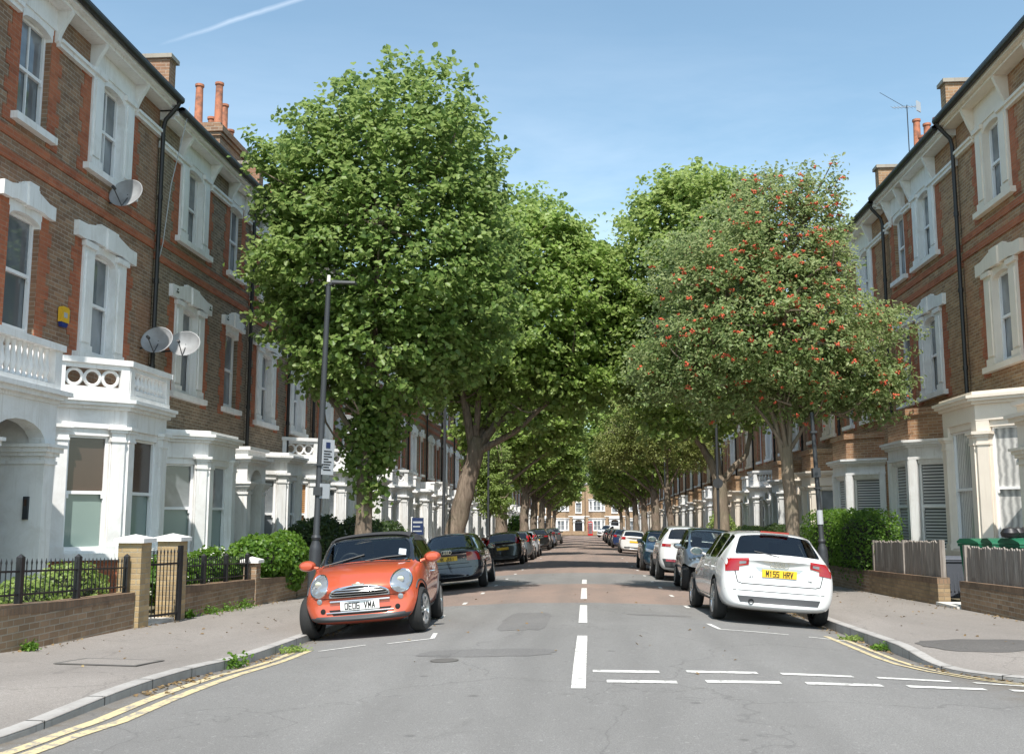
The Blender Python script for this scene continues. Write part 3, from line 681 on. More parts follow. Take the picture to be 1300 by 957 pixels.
ORD = ['fourth', 'fifth', 'sixth', 'seventh', 'eighth', 'ninth', 'tenth', 'eleventh', 'twelfth', 'thirteenth', 'fourteenth', 'fifteenth', 'sixteenth', 'seventeenth', 'eighteenth', 'nineteenth', 'twentieth', 'twenty-first', 'twenty-second', 'twenty-third', 'twenty-fourth', 'twenty-fifth', 'twenty-sixth', 'twenty-seventh', 'twenty-eighth']
WID = 6.05
def row(side, Ystart, n0, count, protos, lab):
    out = []
    for k in range(count):
        Y0 = Ystart+k*WID; out.append((Y0, k))
    done = {}
    for Y0, k in out:
        lod = 1 if k >= 5 else 0; v = k % len(protos); key = (lod, v)
        desc, st, top, extra = protos[v]
        label = f'{ORD[n0+k]} house from the camera on the {lab} side, {desc}'
        if key not in done:
            n = Y0 if side < 0 else Y0
            done[key] = house(side, Y0, Y0+WID-.03, label, f'terraced houses along the {lab} side', st, [('wide', Y0+1.95), ('single', Y0+4.75)],
                              [dict(Y=Y0+1.95, top=top, hf=.75, hb=1.5, **extra)], [dict(Y=Y0+4.75, hw=.72, d=.8, zc=2.6, zt=3.35, top='balcony' if top != 'brick' else 'cornice', door=(DOORB if v else DOORM))], [Y0+WID-.1 if side < 0 else Y0+.1], lod=lod)
        else:
            c = copy_tree(done[key]); Yc = Y0 if side < 0 else Y0+WID-.03
            c.location = (c.location.x, Yc, gpave(side*6.5, Y0+WID/2)); c['label'] = label
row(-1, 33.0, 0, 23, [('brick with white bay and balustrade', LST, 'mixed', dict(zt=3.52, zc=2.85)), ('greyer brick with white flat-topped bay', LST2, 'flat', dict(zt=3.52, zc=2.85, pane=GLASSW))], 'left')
# ---- right side
house(1, 17.2, 23.75, 'nearest house on the right, cream stuccoed bay with net curtains and a long black downpipe', 'terraced houses along the right side', dict(RST, base=CREAM),
      [('wide', 21.7), ('single', 18.7)], [dict(Y=22.15, top='flat', hf=.95, hb=1.9, pane=GLASSW, zt=4.05, zc=3.12, z_s=.95)], [dict(Y=18.7, hw=.8, d=.8, zc=2.7, zt=3.5)], [23.7], chimney=False)
house(1, 23.78, 29.3, 'second house on the right, white square-posted bay with slatted blinds under a brick parapet', 'terraced houses along the right side', dict(RSTW, base=BR_R),
      [('wide', 26.2), ('single', 28.7-.35)], [dict(Y=26.45, top='brick', style='square', hf=.85, hb=1.75, pane=BLIND, zt=3.6, z_s=.95)], [], [], chimney=True)
house(1, 29.33, 35.4, 'third house on the right, brick with white bay and brick parapet behind the clipped hedge', 'terraced houses along the right side', dict(RSTW, base=BR_R),
      [('wide', 31.9), ('single', 34.5)], [dict(Y=32.5, top='brick', style='square', hf=.85, hb=1.75, pane=BLIND, zt=3.55, z_s=.95)], [], [29.45], chimney=False)
row(1, 35.43, 0, 23, [('brick with cream bay and brick parapet', dict(RST), 'brick', dict(zt=3.5, zc=2.8)), ('brick with white columned bay and parapet', RSTW, 'brick', dict(zt=3.5, zc=2.8)), ('brick with white balustraded bay', RSTW, 'balusters', dict(zt=3.5, zc=2.8))], 'right')
# ---- end of the street: brick terrace facing the camera across the cross street
EST = dict(trim=WHITE, baym=WHITE, brick=BR_END, brickp=BR_END, pane=GLASS)
def end_house(Xc, W, label, shop=False):
    Y = 193.; z0 = groad(0, 190)
    root = empty('terraced_house', (Xc, Y, z0), -math.pi/2, label, 'house', 'brick houses closing the end of the street')
    # local: x outward (towards camera), y to the right... built symmetric
    h = 10.2; ops = []
    wy = -W*.22; dy_ = W*.27
    for z in (7.2,): ops += [(wy-.5, wy+.5, z, z+1.7), (dy_-.5, dy_+.5, z, z+1.7)]
    ops += [(dy_-.5, dy_+.5, 4.1, 5.9)]
    w = MB(); wall_open(w, -W/2, W/2, -.8, h, ops+[(dy_-.7, dy_+.7, .1, 2.6)]); w.build('wall', BR_END, root)
    for (a, b, c, d) in ops:
        G = Grp('window', WHITE); yc = (a+b)/2; G.setT(Matrix.Translation((0, yc, 0))); G.main.box(-.05, -.62, c-.15, .15, .62, c-.03); G.main.box(-.03, -.6, d+.0, .08, .6, d+.28)
        for s in (-1, 1): G.main.box(-.1, s*.5, c-.03, .05, s*.6, d)
        sash(G, 1.0, c, d, -.1, GLASS); G.fin(root, 0)
    for z in (0, 3.55):
        G = Grp('bay_window', WHITE); pts = [(0, wy-1.5), (.85, wy-.85), (.85, wy+.85), (0, wy+1.5)]
        o = lambda e: bay_outline(wy, .85, 1.5, .85, e)
        base = G.sub('base', BR_END if z else WHITE); base.prism(o(-.02), 'z', z-(.6 if not z else .45), z+.75)
        m = G.main; m.prism(o(.08), 'z', z+.75, z+.87); m.prism(o(0), 'z', z+2.75, z+3.0); m.prism(o(.14), 'z', z+3.0, z+3.12)
        for i in range(3):
            T, L = panel_T(pts[i], pts[i+1]); G.setT(T); m = G.main; pw = .2
            m.box(-.2, 0, z+.87, .03, pw, z+2.76); m.box(-.2, L-pw, z+.87, .03, L, z+2.76); m.box(-.2, pw, z+2.6, 0, L-pw, z+2.76)
            if i == 1: m.box(-.2, L/2-.06, z+.87, .02, L/2+.06, z+2.7)
            sash(G, L-2*pw, z+.87, z+2.6, -.1, GLASS, bars=1 if i == 1 else 0, yc=L/2)
        G.fin(root, 0)
    porch(root, dy_, 1.0, .3, 0, EST, 'cornice', 2.3, 3.1, DOORM)
    m = MB(); m.box(.0, W*.06, -.5, .12, W/2-.01, 3.35); 
    b2 = MB(); b2.box(-.02, -W/2+.02, 3.35, .10, W/2-.02, 3.5); b2.box(-.02, -W/2+.02, 9.3, .18, W/2-.02, 9.5); b2.box(-.02, -W/2+.02, 9.5, .3, W/2-.02, 9.65); b2.build('string_course', WHITE, root)
    r = MB(); r.prism([(.3, h), (.3, h+.08), (-4, h+2.6), (-9, h), ], 'y', -W/2+.01, W/2-.01); r.build('roof', SLATE, root)
    bk = MB(); bk.box(-8.8, -W/2+.01, -.8, -8.5, W/2-.01, h); bk.box(-8.5, -W/2+.01, -.8, -.25, -W/2+.25, h); bk.box(-8.5, W/2-.25, -.8, -.25, W/2-.01, h); bk.build('rear_and_party_walls', BR_END, root)
    c = MB(); c.box(-4.6, W/2-1.2, h, -3.6, W/2-.2, h+3.4); co = c.build('chimney', BR_END, root)
    g_ = MB(); g_.tube([(.1, W/2-.3, h-.1), (.1, W/2-.3, .1)], .06, 6); g_.build('downpipe', GUTTER, root)
for k, (xc, d_) in enumerate(((-16.6, 'far left house of the brick terrace closing the street end'), (-9.9, 'brick end-terrace house with stacked white bays left of the street axis'), (-3.2, 'tan brick house with stacked white bays seen at the end of the street'), (3.5, 'tan brick house behind the red telephone box and white van'), (10.2, 'brick house right of the street axis in the end terrace'), (16.9, 'far right house of the brick terrace closing the street end'))):
    end_house(xc, 6.7, d_)
# ================================================================ CARS
def paint(name, c, metal=.0, rough=.22):
    m = mat(name, c, rough, metal, .5, 1.0); t = NT(m)
    t.rough(t.math('ADD', t.math('MULTIPLY', t.noise(3, 5), .10), rough-.05)); t.base(t.mix(t.n('ShaderNodeNewGeometry').outputs['Backfacing'], c, (.03, .03, .032))); return m
P_ORANGE = paint('burnt_orange_paint', (.56, .10, .045), .30, .3); P_WHITE = paint('white_car_paint', (.64, .64, .63)); P_NAVY = paint('near_black_navy_paint', (.010, .012, .022))
P_SILVER = paint('silver_car_paint', (.46, .49, .52), .5, .3); P_GREYB = paint('blue_grey_car_paint', (.17, .20, .25), .5, .28); P_BLACK = paint('black_car_paint', (.012, .012, .013)); P_BLUE = paint('blue_car_paint', (.03, .05, .13), .3)
P_DKBLUE = paint('dark_teal_blue_paint', (.02, .045, .07), .4); P_RED = paint('dark_red_paint', (.12, .015, .015), .2); P_GREY = paint('grey_car_paint', (.10, .105, .11), .4)
CGLASS = mat('car_glass', (.016, .022, .026), .03, spec=1.0); t_ = NT(CGLASS); _tr = t_.n('ShaderNodeBsdfTransparent', {0: (.74, .80, .78, 1)}); _gl = t_.n('ShaderNodeBsdfGlossy', {0: (1, 1, 1, 1), 1: .02}); _lw = t_.n('ShaderNodeFresnel', {0: 1.75}); _ms = t_.n('ShaderNodeMixShader', {0: _lw.outputs[0]}); t_.t.links.new(_tr.outputs[0], _ms.inputs[1]); t_.t.links.new(_gl.outputs[0], _ms.inputs[2]); t_.t.links.new(_ms.outputs[0], t_.t.nodes['Material Output'].inputs[0])

CTRIM = mat('black_plastic_trim', (.028, .029, .03), .55); CTRIMG = mat('grey_plastic_trim', (.05, .052, .055), .6); TYRE = mat('tyre_rubber', (.02, .02, .02), .85); ALLOY = mat('alloy', (.50, .50, .50), .32, .85); CHROME = mat('chrome', (.78, .78, .78), .12, 1.)
REDL = mat('red_lamp', (.30, .008, .010), .12, spec=.6, coat=.6); CLEARL = mat('clear_lamp', (.34, .37, .40), .08, .5, .8, 1); DARKIN = mat('dark_void', (.006, .006, .006), .9)
PLY = mat('yellow_plate', (.80, .50, .03), .4); PLW = mat('white_plate', (.80, .80, .78), .4); PLT = mat('plate_lettering', (.01, .01, .01), .5); SOFTTOP = mat('black_fabric_roof', (.03, .03, .033), .9); PAPER = mat('paper_permit', (.6, .66, .72), .6); AMBER = mat('amber_lamp', (.6, .22, .03), .2)
SEAT = mat('beige_seat', (.42, .33, .20), .8)
def ring(st):
    y, zb, zs, zm, zsh, zr, zc, ws, wm_, wsh, wr, bow, lean = st
    P = [(0, zb), (ws*.80, zb), (ws, zs), (wm_, zm), (wsh, zsh), (wr, zr), (wr*.62, zc-(zc-zr)*.28), (0, zc)]
    return [(x, y-bow*(x/max(.6, wm_))**2*(1 if y > 0 else -1) + (-lean if y > 0 else lean)*max(0, z-.55), z) for x, z in P]
def car_mesh(ST, glass, sub=2, R=.31, axles=(), halfw=.85, tyrew=.2, inset=.035):
    """ST: stations rear->front. glass: dict(name -> list of (station index, 'side'|'top'))"""
    bm = bmesh.new(); rings = []
    for st in ST:
        r = ring(st); Rr = [bm.verts.new(p) for p in r]; L = [Rr[0]]+[bm.verts.new((-p[0], p[1], p[2])) for p in r[1:-1]]+[Rr[-1]]; rings.append((Rr, L))
    seg = {}
    for i in range(len(ST)-1):
        for k in range(7):
            (Ra, La), (Rb, Lb) = rings[i], rings[i+1]
            seg[(i, k, 1)] = bm.faces.new((Ra[k], Rb[k], Rb[k+1], Ra[k+1])); seg[(i, k, -1)] = bm.faces.new((La[k], La[k+1], Lb[k+1], Lb[k]))
    for e, flip in ((0, 1), (len(ST)-1, 0)):
        Rr, L = rings[e]
        fs = [[Rr[0], Rr[1], Rr[2], L[2], L[1]]]+[[Rr[k], Rr[k+1], L[k+1], L[k]] for k in range(2, 6)]+[[Rr[6], Rr[7], L[6]]]
        for f in fs: bm.faces.new(f)
    bmesh.ops.recalc_face_normals(bm, faces=bm.faces)
    names = list(glass)
    for gi, nm in enumerate(names):
        for group in glass[nm]:
            fs = []
            for (i, kind, side) in group:
                if kind == 'side': fs.append(seg[(i, 4, side)])
                else: fs += [seg[(i, 5, 1)], seg[(i, 6, 1)], seg[(i, 5, -1)], seg[(i, 6, -1)]]
            bmesh.ops.inset_region(bm, faces=fs, thickness=inset, use_even_offset=True)
            cl = bm.edges.layers.float.get('crease_edge') or bm.edges.layers.float.new('crease_edge'); vl = bm.verts.layers.float.get('crease_vert') or bm.verts.layers.float.new('crease_vert'); F_ = set(fs)
            for e in {e for f in fs for e in f.edges}:
                if sum(1 for lf in e.link_faces if lf in F_) == 1: e[cl] = .55
            for vv in {v for f in fs for v in f.verts}:
                if sum(1 for lf in vv.link_faces if lf in F_) == 1: vv[vl] = .45
            for f in fs: f.material_index = gi+1
            # small step so the glass edge stays crisp
            bmesh.ops.inset_region(bm, faces=fs, thickness=.008, depth=-.006, use_even_offset=True)
            for f in fs: f.material_index = gi+1
    bmesh.ops.recalc_face_normals(bm, faces=bm.faces)
    me = bpy.data.meshes.new('tmp'); bm.to_mesh(me); bm.free()
    o = bpy.data.objects.new('tmp', me); col.objects.link(o)
    for k in range(len(names)+2): me.materials.append(bpy.data.materials[k])
    md = o.modifiers.new('s', 'SUBSURF'); md.levels = sub; md.render_levels = sub
    cb_ = MB()
    for (yw) in axles:
        for s in (-1, 1): cb_.lathe([(0, s*(halfw-.34)), (R+.055, s*(halfw-.34)), (R+.055, s*(halfw+.4)), (0, s*(halfw+.4))], (0, yw, R), 'x', 28, 0, False)
    co = cb_.build('cut', [bpy.data.materials[0]])
    if axles:
        co.data.materials.clear(); 
        for k in range(len(names)+2): co.data.materials.append(bpy.data.materials[k])
        for p in co.data.polygons: p.material_index = len(names)+1
        b = o.modifiers.new('b', 'BOOLEAN'); b.operation = 'DIFFERENCE'; b.object = co; b.solver = 'EXACT'
    bpy.context.view_layer.update()
    dg = bpy.context.evaluated_depsgraph_get(); res = bpy.data.meshes.new_from_object(o.evaluated_get(dg))
    bpy.data.objects.remove(o); bpy.data.objects.remove(co)
    bm = bmesh.new(); bm.from_mesh(res); bvh = bvhtree.BVHTree.FromBMesh(bm)
    out = {}
    for gi in range(len(names)+2):
        b2 = bm.copy(); dead = [f for f in b2.faces if f.material_index != gi]; bmesh.ops.delete(b2, geom=dead, context='FACES')
        for f in b2.faces: f.smooth = True; f.material_index = 0
        m2 = bpy.data.meshes.new('part'); b2.to_mesh(m2); b2.free(); m2.set_sharp_from_angle(angle=R_(42)); out['body' if gi == 0 else ('arch' if gi == len(names)+1 else names[gi-1])] = m2
    bm.free()
    return out, bvh
class Surf:
    def __init__(s, bvh): s.b = bvh
    def y(s, x, z, front):
        h = s.b.ray_cast(Vector((x, 5 if front else -5, z)), Vector((0, -1 if front else 1, 0)))[0]; return h.y if h else (2 if front else -2)
    def x(s, y, z, side):
        h = s.b.ray_cast(Vector((3*side, y, z)), Vector((-side, 0, 0)))[0]; return h.x if h else side*.8
    def z(s, x, y):
        h = s.b.ray_cast(Vector((x, y, 4)), Vector((0, 0, -1)))[0]; return h.z if h else 1
def patch(mb, S, quad, axis, side, off=.008, n=8, back=.03, ell=False, mi=0):
    """shape lying on the body: quad = 4 (u,z) corners (or ellipse c,r) projected along the axis"""
    def P(u, z, o):
        if axis == 'y': return (u, S.y(u, z, side > 0)+o*(1 if side > 0 else -1), z)
        return (S.x(u, z, side)+o*side, u, z)
    V = []; F = []
    if ell:
        (cu, cz, ru, rz) = quad; N = 22; V.append(P(cu, cz, off+ell))
        for r, oo in ((.55, off+ell*.7), (.85, off+ell*.25), (1, off), (1, -back)):
            for k in range(N): a = 2*math.pi*k/N; V.append(P(cu+ru*r*math.cos(a), cz+rz*r*math.sin(a), oo))
        for k in range(N): F.append((0, 1+k, 1+(k+1) % N))
        for j in range(3):
            for k in range(N): a = 1+j*N; F.append((a+k, a+N+k, a+N+(k+1) % N, a+(k+1) % N))
    else:
        a, b, c, d = [Vector(q) for q in quad]; m = n+1
        for j in range(m):
            for i in range(m):
                u, v = i/n, j/n; p = (a*(1-u)+b*u)*(1-v)+(d*(1-u)+c*u)*v; V.append(P(p.x, p.y, off))
        for j in range(n):
            for i in range(n): q = j*m+i; F.append((q, q+1, q+m+1, q+m))
        bd = [i for i in range(m)]+[j*m+n for j in range(1, m)]+[n*m+i for i in range(n-1, -1, -1)]+[j*m for j in range(n-1, 0, -1)]
        base = len(V)
        for k in bd: p = V[k]; V.append((p[0], p[1]-back*(1 if side > 0 else -1), p[2]) if axis == 'y' else (p[0]-back*side, p[1], p[2]))
        for k in range(len(bd)): k2 = (k+1) % len(bd); F.append((bd[k], bd[k2], base+k2, base+k))
    mb.add(V, F, mi, True); return mb
def line(mb, S, pts, axis, side, w=.008, off=.0015, n=None):
    """thin groove line along (u,z) points"""
    for i in range(len(pts)-1):
        a, b = Vector(pts[i]), Vector(pts[i+1]); d = (b-a); L = d.length; d.normalize(); nn = Vector((-d.y, d.x))*w/2
        k = max(1, int(L/.12))
        for j in range(k):
            p, q = a+d*L*j/k, a+d*L*(j+1)/k; V = []
            for r in (p-nn, q-nn, q+nn, p+nn):
                if axis == 'y': V.append((r.x, S.y(r.x, r.y, side > 0)+off*(1 if side > 0 else -1), r.y))
                elif axis == 'z': V.append((r.x, r.y, S.z(r.x, r.y)+off))
                else: V.append((S.x(r.x, r.y, side)+off*side, r.x, r.y))
            mb.add(V, [(0, 1, 2, 3)])
def text_mesh(s, size, ext=.002):
    c = bpy.data.curves.new('t', 'FONT'); c.body = s; c.size = size; c.extrude = ext; c.align_x = 'CENTER'; c.align_y = 'CENTER'; c.offset = size*.004
    o = bpy.data.objects.new('t', c); col.objects.link(o); bpy.context.view_layer.update()
    me = bpy.data.meshes.new_from_object(o.evaluated_get(bpy.context.evaluated_depsgraph_get())); bpy.data.objects.remove(o); return me
GL = {'O': [(0,0,0,1),(1,0,1,1),(0,0,1,0),(0,1,1,1)], '0': [(0,0,0,1),(1,0,1,1),(0,0,1,0),(0,1,1,1)], 'E': [(0,0,0,1),(0,0,1,0),(0,.5,.9,.5),(0,1,1,1)], '6': [(0,0,0,1),(0,0,1,0),(1,0,1,.5),(0,.5,1,.5),(0,1,1,1)],
 'V': [(0,1,.5,0),(.5,0,1,1)], 'M': [(0,0,0,1),(0,1,.5,.35),(.5,.35,1,1),(1,0,1,1)], 'A': [(0,0,.5,1),(.5,1,1,0),(.2,.33,.8,.33)], '1': [(.5,0,.5,1),(.25,.8,.5,1)], '5': [(0,1,1,1),(0,.5,0,1),(0,.5,1,.5),(1,0,1,.5),(0,0,1,0)],
 'H': [(0,0,0,1),(1,0,1,1),(0,.5,1,.5)], 'R': [(0,0,0,1),(0,1,1,1),(1,.5,1,1),(0,.5,1,.5),(.5,.5,1,0)], 'N': [(0,0,0,1),(0,1,1,0),(1,0,1,1)], 'K': [(0,0,0,1),(0,.4,1,1),(.3,.55,1,0)], 'J': [(1,0,1,1),(0,0,1,0),(0,0,0,.3)], 'I': [(.5,0,.5,1)]}
def plate_mesh(s, size):
    b = MB(); h = .076; w = .036; t = .0068; adv = .0565; x = -adv*len(s)/2+.010
    for ch in s:
        for (x0, y0, x1, y1) in GL.get(ch, []):
            p = Vector((x+x0*w, (y0-.5)*h)); q = Vector((x+x1*w, (y1-.5)*h)); d = (q-p).normalized(); n = Vector((-d.y, d.x))*t; p -= d*t*.95; q += d*t*.95
            b.prism([tuple(p-n), tuple(q-n), tuple(q+n), tuple(p+n)], 'z', -.001, .0012)
        x += adv
    o = b.build('t', PLT); me = o.data; bpy.data.objects.remove(o); return me
def add_text(parent, name, s, size, m, loc, rot, sx=1.):
    me = plate_mesh(s, size) if name == 'lettering' else text_mesh(s, size); me.materials.clear(); me.materials.append(m); o = bpy.data.objects.new(name, me); col.objects.link(o); o.parent = parent; o.location = loc; o.rotation_euler = rot; o.scale = (sx, 1, 1); return o
def plate(root, txt, y, z, front, m, w=.52, x=0, tilt=0):
    b = MB(); b.T = Matrix.Translation((x, y, z)) @ Matrix.Rotation(tilt, 4, 'X'); b.box(-w/2, -.006, -.057, w/2, .006, .057); o = b.build('number_plate', m, root)
    rz = math.pi if front else 0
    if txt: add_text(o, 'lettering', txt, .112, PLT, (x, y+(.0075 if front else -.0075), z-.003), (math.pi/2+tilt*(-1 if front else 1)*(-1 if front else 1), 0, rz), .92)
    return o
def wheel(root, x, y, R, side, w=.195, spokes=5, steer=0, dark=False, rw=None):
    """wheel > tyre, rim"""
    rr = R*.68 if rw is None else rw
    wh = bpy.data.objects.new('wheel', None); col.objects.link(wh); wh.parent = root; wh.location = (x, y, R); wh.rotation_euler = (0, 0, steer); wh.empty_display_size = .1
    t = MB(); h = w/2
    t.lathe([(rr-.01, -h*.8), (rr+.02, -h), (R-.03, -h), (R-.006, -h*.7), (R, -h*.3), (R, h*.3), (R-.006, h*.7), (R-.03, h), (rr+.02, h), (rr-.01, h*.8)], ax='x', n=32)
    for gx in (-.35, 0, .35): t.lathe([(R+.0006, h*gx-.004), (R+.0006, h*gx+.004)], ax='x', n=32)
    t.build('tyre', TYRE, wh)
    r = MB(); s = side
    r.lathe([(rr+.012, s*h*.86), (rr+.004, s*h*.96), (rr-.015, s*h*.9), (rr-.03, s*h*.5), (rr-.03, -s*h*.6)], ax='x', n=32)
    r.lathe([(0, s*h*.80), (.045, s*h*.80), (.06, s*h*.68), (.06, s*h*.4)], ax='x', n=16)
    for k in range(spokes):
        a = 2*math.pi*k/spokes
        for da in ((-.13, .13) if spokes <= 5 else (0,)):
            pts = [(s*h*.70, .04*math.cos(a)+.0, .04*math.sin(a)), (s*h*.74, rr*.5*math.cos(a+da*.8), rr*.5*math.sin(a+da*.8)), (s*h*.78, (rr-.012)*math.cos(a+da), (rr-.012)*math.sin(a+da))]
            r.tube(pts, [.026, .02, .022], 6)
    r.build('rim', CTRIM if dark else ALLOY, wh)
    d = MB(); d.lathe([(0, s*h*.15), (rr-.02, s*h*.15)], ax='x', n=24); d.lathe([(0, s*h*.3), (rr*.6, s*h*.3)], ax='x', n=24); d.build('brake_disc', DARKIN, wh)
    return wh
def mirror(root, S, y, z, m, halfw, front=True, big=1.):
    for s in (-1, 1):
        x0 = S.x(y, z-.02, s); b = MB(); b.tube([(x0-.03*s, y, z-.03), (x0+.09*s, y-.01, z)], .022, 8); 
        V = []; cx, cy, cz = x0+.16*s, y-.01, z+.02
        N, M_ = 14, 7; prof = [(-.085+.015, .02), (-.07, .78), (-.03, .97), (.01, .93), (.05, .65), (.065, .0)]
        b2 = MB(); b2.lathe([(max(.0, r*1.), h) for h, r in prof][::1], ax='y', n=18)
        b2.v = [(cx+v[0]*.115*big, cy+v[1]*big, cz+v[2]*.072*big) for v in b2.v]; b.v += [v for v in b2.v]; off = len(b.v)-len(b2.v); b.f += [[i+off for i in f] for f in b2.f]; b.m += b2.m; b.sm += b2.sm
        o = b.build('wing_mirror', m, root)
        g_ = MB(); g_.lathe([(0, -.0875*big), (.86, -.086*big), (.86, -.06)], ax='y', n=18); g_.v = [(cx+v[0]*.11*big, cy+v[1], cz+v[2]*.068*big) for v in g_.v]; g_.build('mirror_glass', CGLASS, o)
def door_seams(root, S, segs, m=None):
    b = MB()
    for s in (-1, 1):
        for pts in segs: line(b, S, pts, 'x', s, .009)
    b.build('door_seam', DARKIN, root)
def handles(root, S, ys, z, m):
    for s in (-1, 1):
        for y in ys:
            b = MB(); x = S.x(y, z, s); b.tube([(x-.01*s, y-.09, z), (x+.03*s, y-.07, z+.004), (x+.03*s, y+.07, z+.004), (x-.01*s, y+.09, z)], .012, 6); b.build('door_handle', m, root)
def rings4(root, x, y, z, r=.042, sgn=-1):
    b = MB()
    for k in range(4):
        c = x+(k-1.5)*r*1.35; pts = [(c+r*math.cos(a), y, z+r*math.sin(a)) for a in [2*math.pi*q/20 for q in range(21)]]; b.tube(pts, .0062, 6, caps=False)
    return b.build('badge', CHROME, root)
def assemble(root, parts, mats):
    for k, me in parts.items():
        nm = {'body': 'body', 'arch': 'wheel_arch_lining', 'windscreen': 'windscreen', 'rear': 'rear_window'}.get(k, 'side_window' if k.startswith('side') else k)
        me = me.copy(); me.name = nm; me.materials.clear(); me.materials.append(mats.get(k, mats['body'] if k == 'body' else (DARKIN if k == 'arch' else CGLASS)))
        o = bpy.data.objects.new(nm, me); col.objects.link(o); o.parent = root
def sides(rngs): 
    d = {}
    for n, idx in enumerate(rngs):
        for s in (-1, 1): d[f'side{n}{"r" if s > 0 else "l"}'] = [[(i, 'side', s) for i in idx]]
    return d
def place(root, x, y, face, yaw=0, dz=0):
    """face +1: nose away from the camera; wheels follow the cambered road"""
    a = (0 if face > 0 else math.pi)+R_(yaw)
    z = groad(x, y); ex = .7; dx = (groad(x+ex, y)-groad(x-ex, y))/(2*ex); dy = (groad(x, y+1.3)-groad(x, y-1.3))/2.6
    n = Vector((-dx, -dy, 1)).normalized(); f = Vector((-math.sin(a), math.cos(a), 0)); f = (f-n*f.dot(n)).normalized(); r = f.cross(n)
    M = Matrix((r, f, n)).transposed(); root.rotation_euler = M.to_euler(); root.location = (x, y, z+dz+.002)
# station: y, zb, zs, zm, zsh, zr, zc, ws, wm, wsh, wr, bow, lean
def mk(rows): return [tuple(r) for r in rows]
CABM = mat('dark_upholstery', (.06, .06, .065), .85)
def cabin(root, yr, yf, zb, hw, ys=(-.75, .12), sw=True, seat=None):
    b = MB(); b.box(-hw, yr, .34, hw, yf, zb-.20); b.box(-hw, yf-.35, zb-.20, hw, yf, zb-.04); b.box(-hw, yr, zb-.20, hw, yr+.3, zb-.05); b.build('interior', CABM, root)
    for i, y in enumerate(ys):
        for s in (-1, 1):
            m = (seat if (seat and i == 0) else CABM); b = MB(); x = s*hw*.5
            b.add([(x-.23, y, zb-.3), (x+.23, y, zb-.3), (x+.23, y+.12, zb-.3), (x-.23, y+.12, zb-.3), (x-.19, y-.13, zb+.14), (x+.19, y-.13, zb+.14), (x+.19, y-.04, zb+.14), (x-.19, y-.04, zb+.14)], [(0, 3, 2, 1), (4, 5, 6, 7), (0, 1, 5, 4), (1, 2, 6, 5), (2, 3, 7, 6), (3, 0, 4, 7)])
            b.lathe([(0, -.05), (.8, -.045), (1, 0), (.8, .045), (0, .05)], (0, 0, 0), 'y', 14) if False else b.box(x-.12, y-.17, zb+.17, x+.12, y-.08, zb+.33); b.tube([(x-.05, y-.11, zb+.1), (x-.05, y-.12, zb+.2)], .01, 5); b.build('seat', m, root)
    if sw:
        b = MB(); c = Vector((hw*.5, yf-.42, zb+.03)); b.tube([(c.x+.18*math.cos(a), c.y+.06*math.sin(a), c.z+.17*math.sin(a)) for a in [2*math.pi*k/24 for k in range(25)]], .015, 6); b.tube([(c.x-.17, c.y, c.z), (c.x+.17, c.y, c.z)], .018, 6); b.build('steering_wheel', CTRIM, root)
A3 = mk([(-2.13, .30, .34, .56, .82, .93, .96, .60, .70, .70, .62, .10, .16), (-2.10, .24, .30, .57, .86, .97, 1.0, .78, .84, .80, .70, .16, .16),
 (-1.93, .20, .28, .57, .90, 1.0, 1.04, .82, .875, .835, .70, .10, .05), (-1.50, .19, .27, .56, .93, 1.33, 1.385, .83, .88, .84, .56, .05, 0), (-1.15, .19, .26, .56, .925, 1.37, 1.42, .83, .88, .84, .575, 0, 0),
 (-.35, .19, .26, .55, .91, 1.385, 1.43, .83, .885, .845, .59, 0, 0), (.35, .19, .26, .55, .895, 1.35, 1.40, .83, .885, .84, .58, .03, 0), (1.08, .19, .26, .55, .88, .95, .98, .83, .88, .80, .66, .07, 0), (1.55, .19, .26, .54, .80, .86, .90, .82, .87, .76, .60, .08, 0), (1.98, .20, .28, .52, .70, .76, .80, .78, .83, .70, .52, .12, 0), (2.13, .26, .32, .48, .58, .63, .66, .60, .66, .60, .5, .16, .1)])
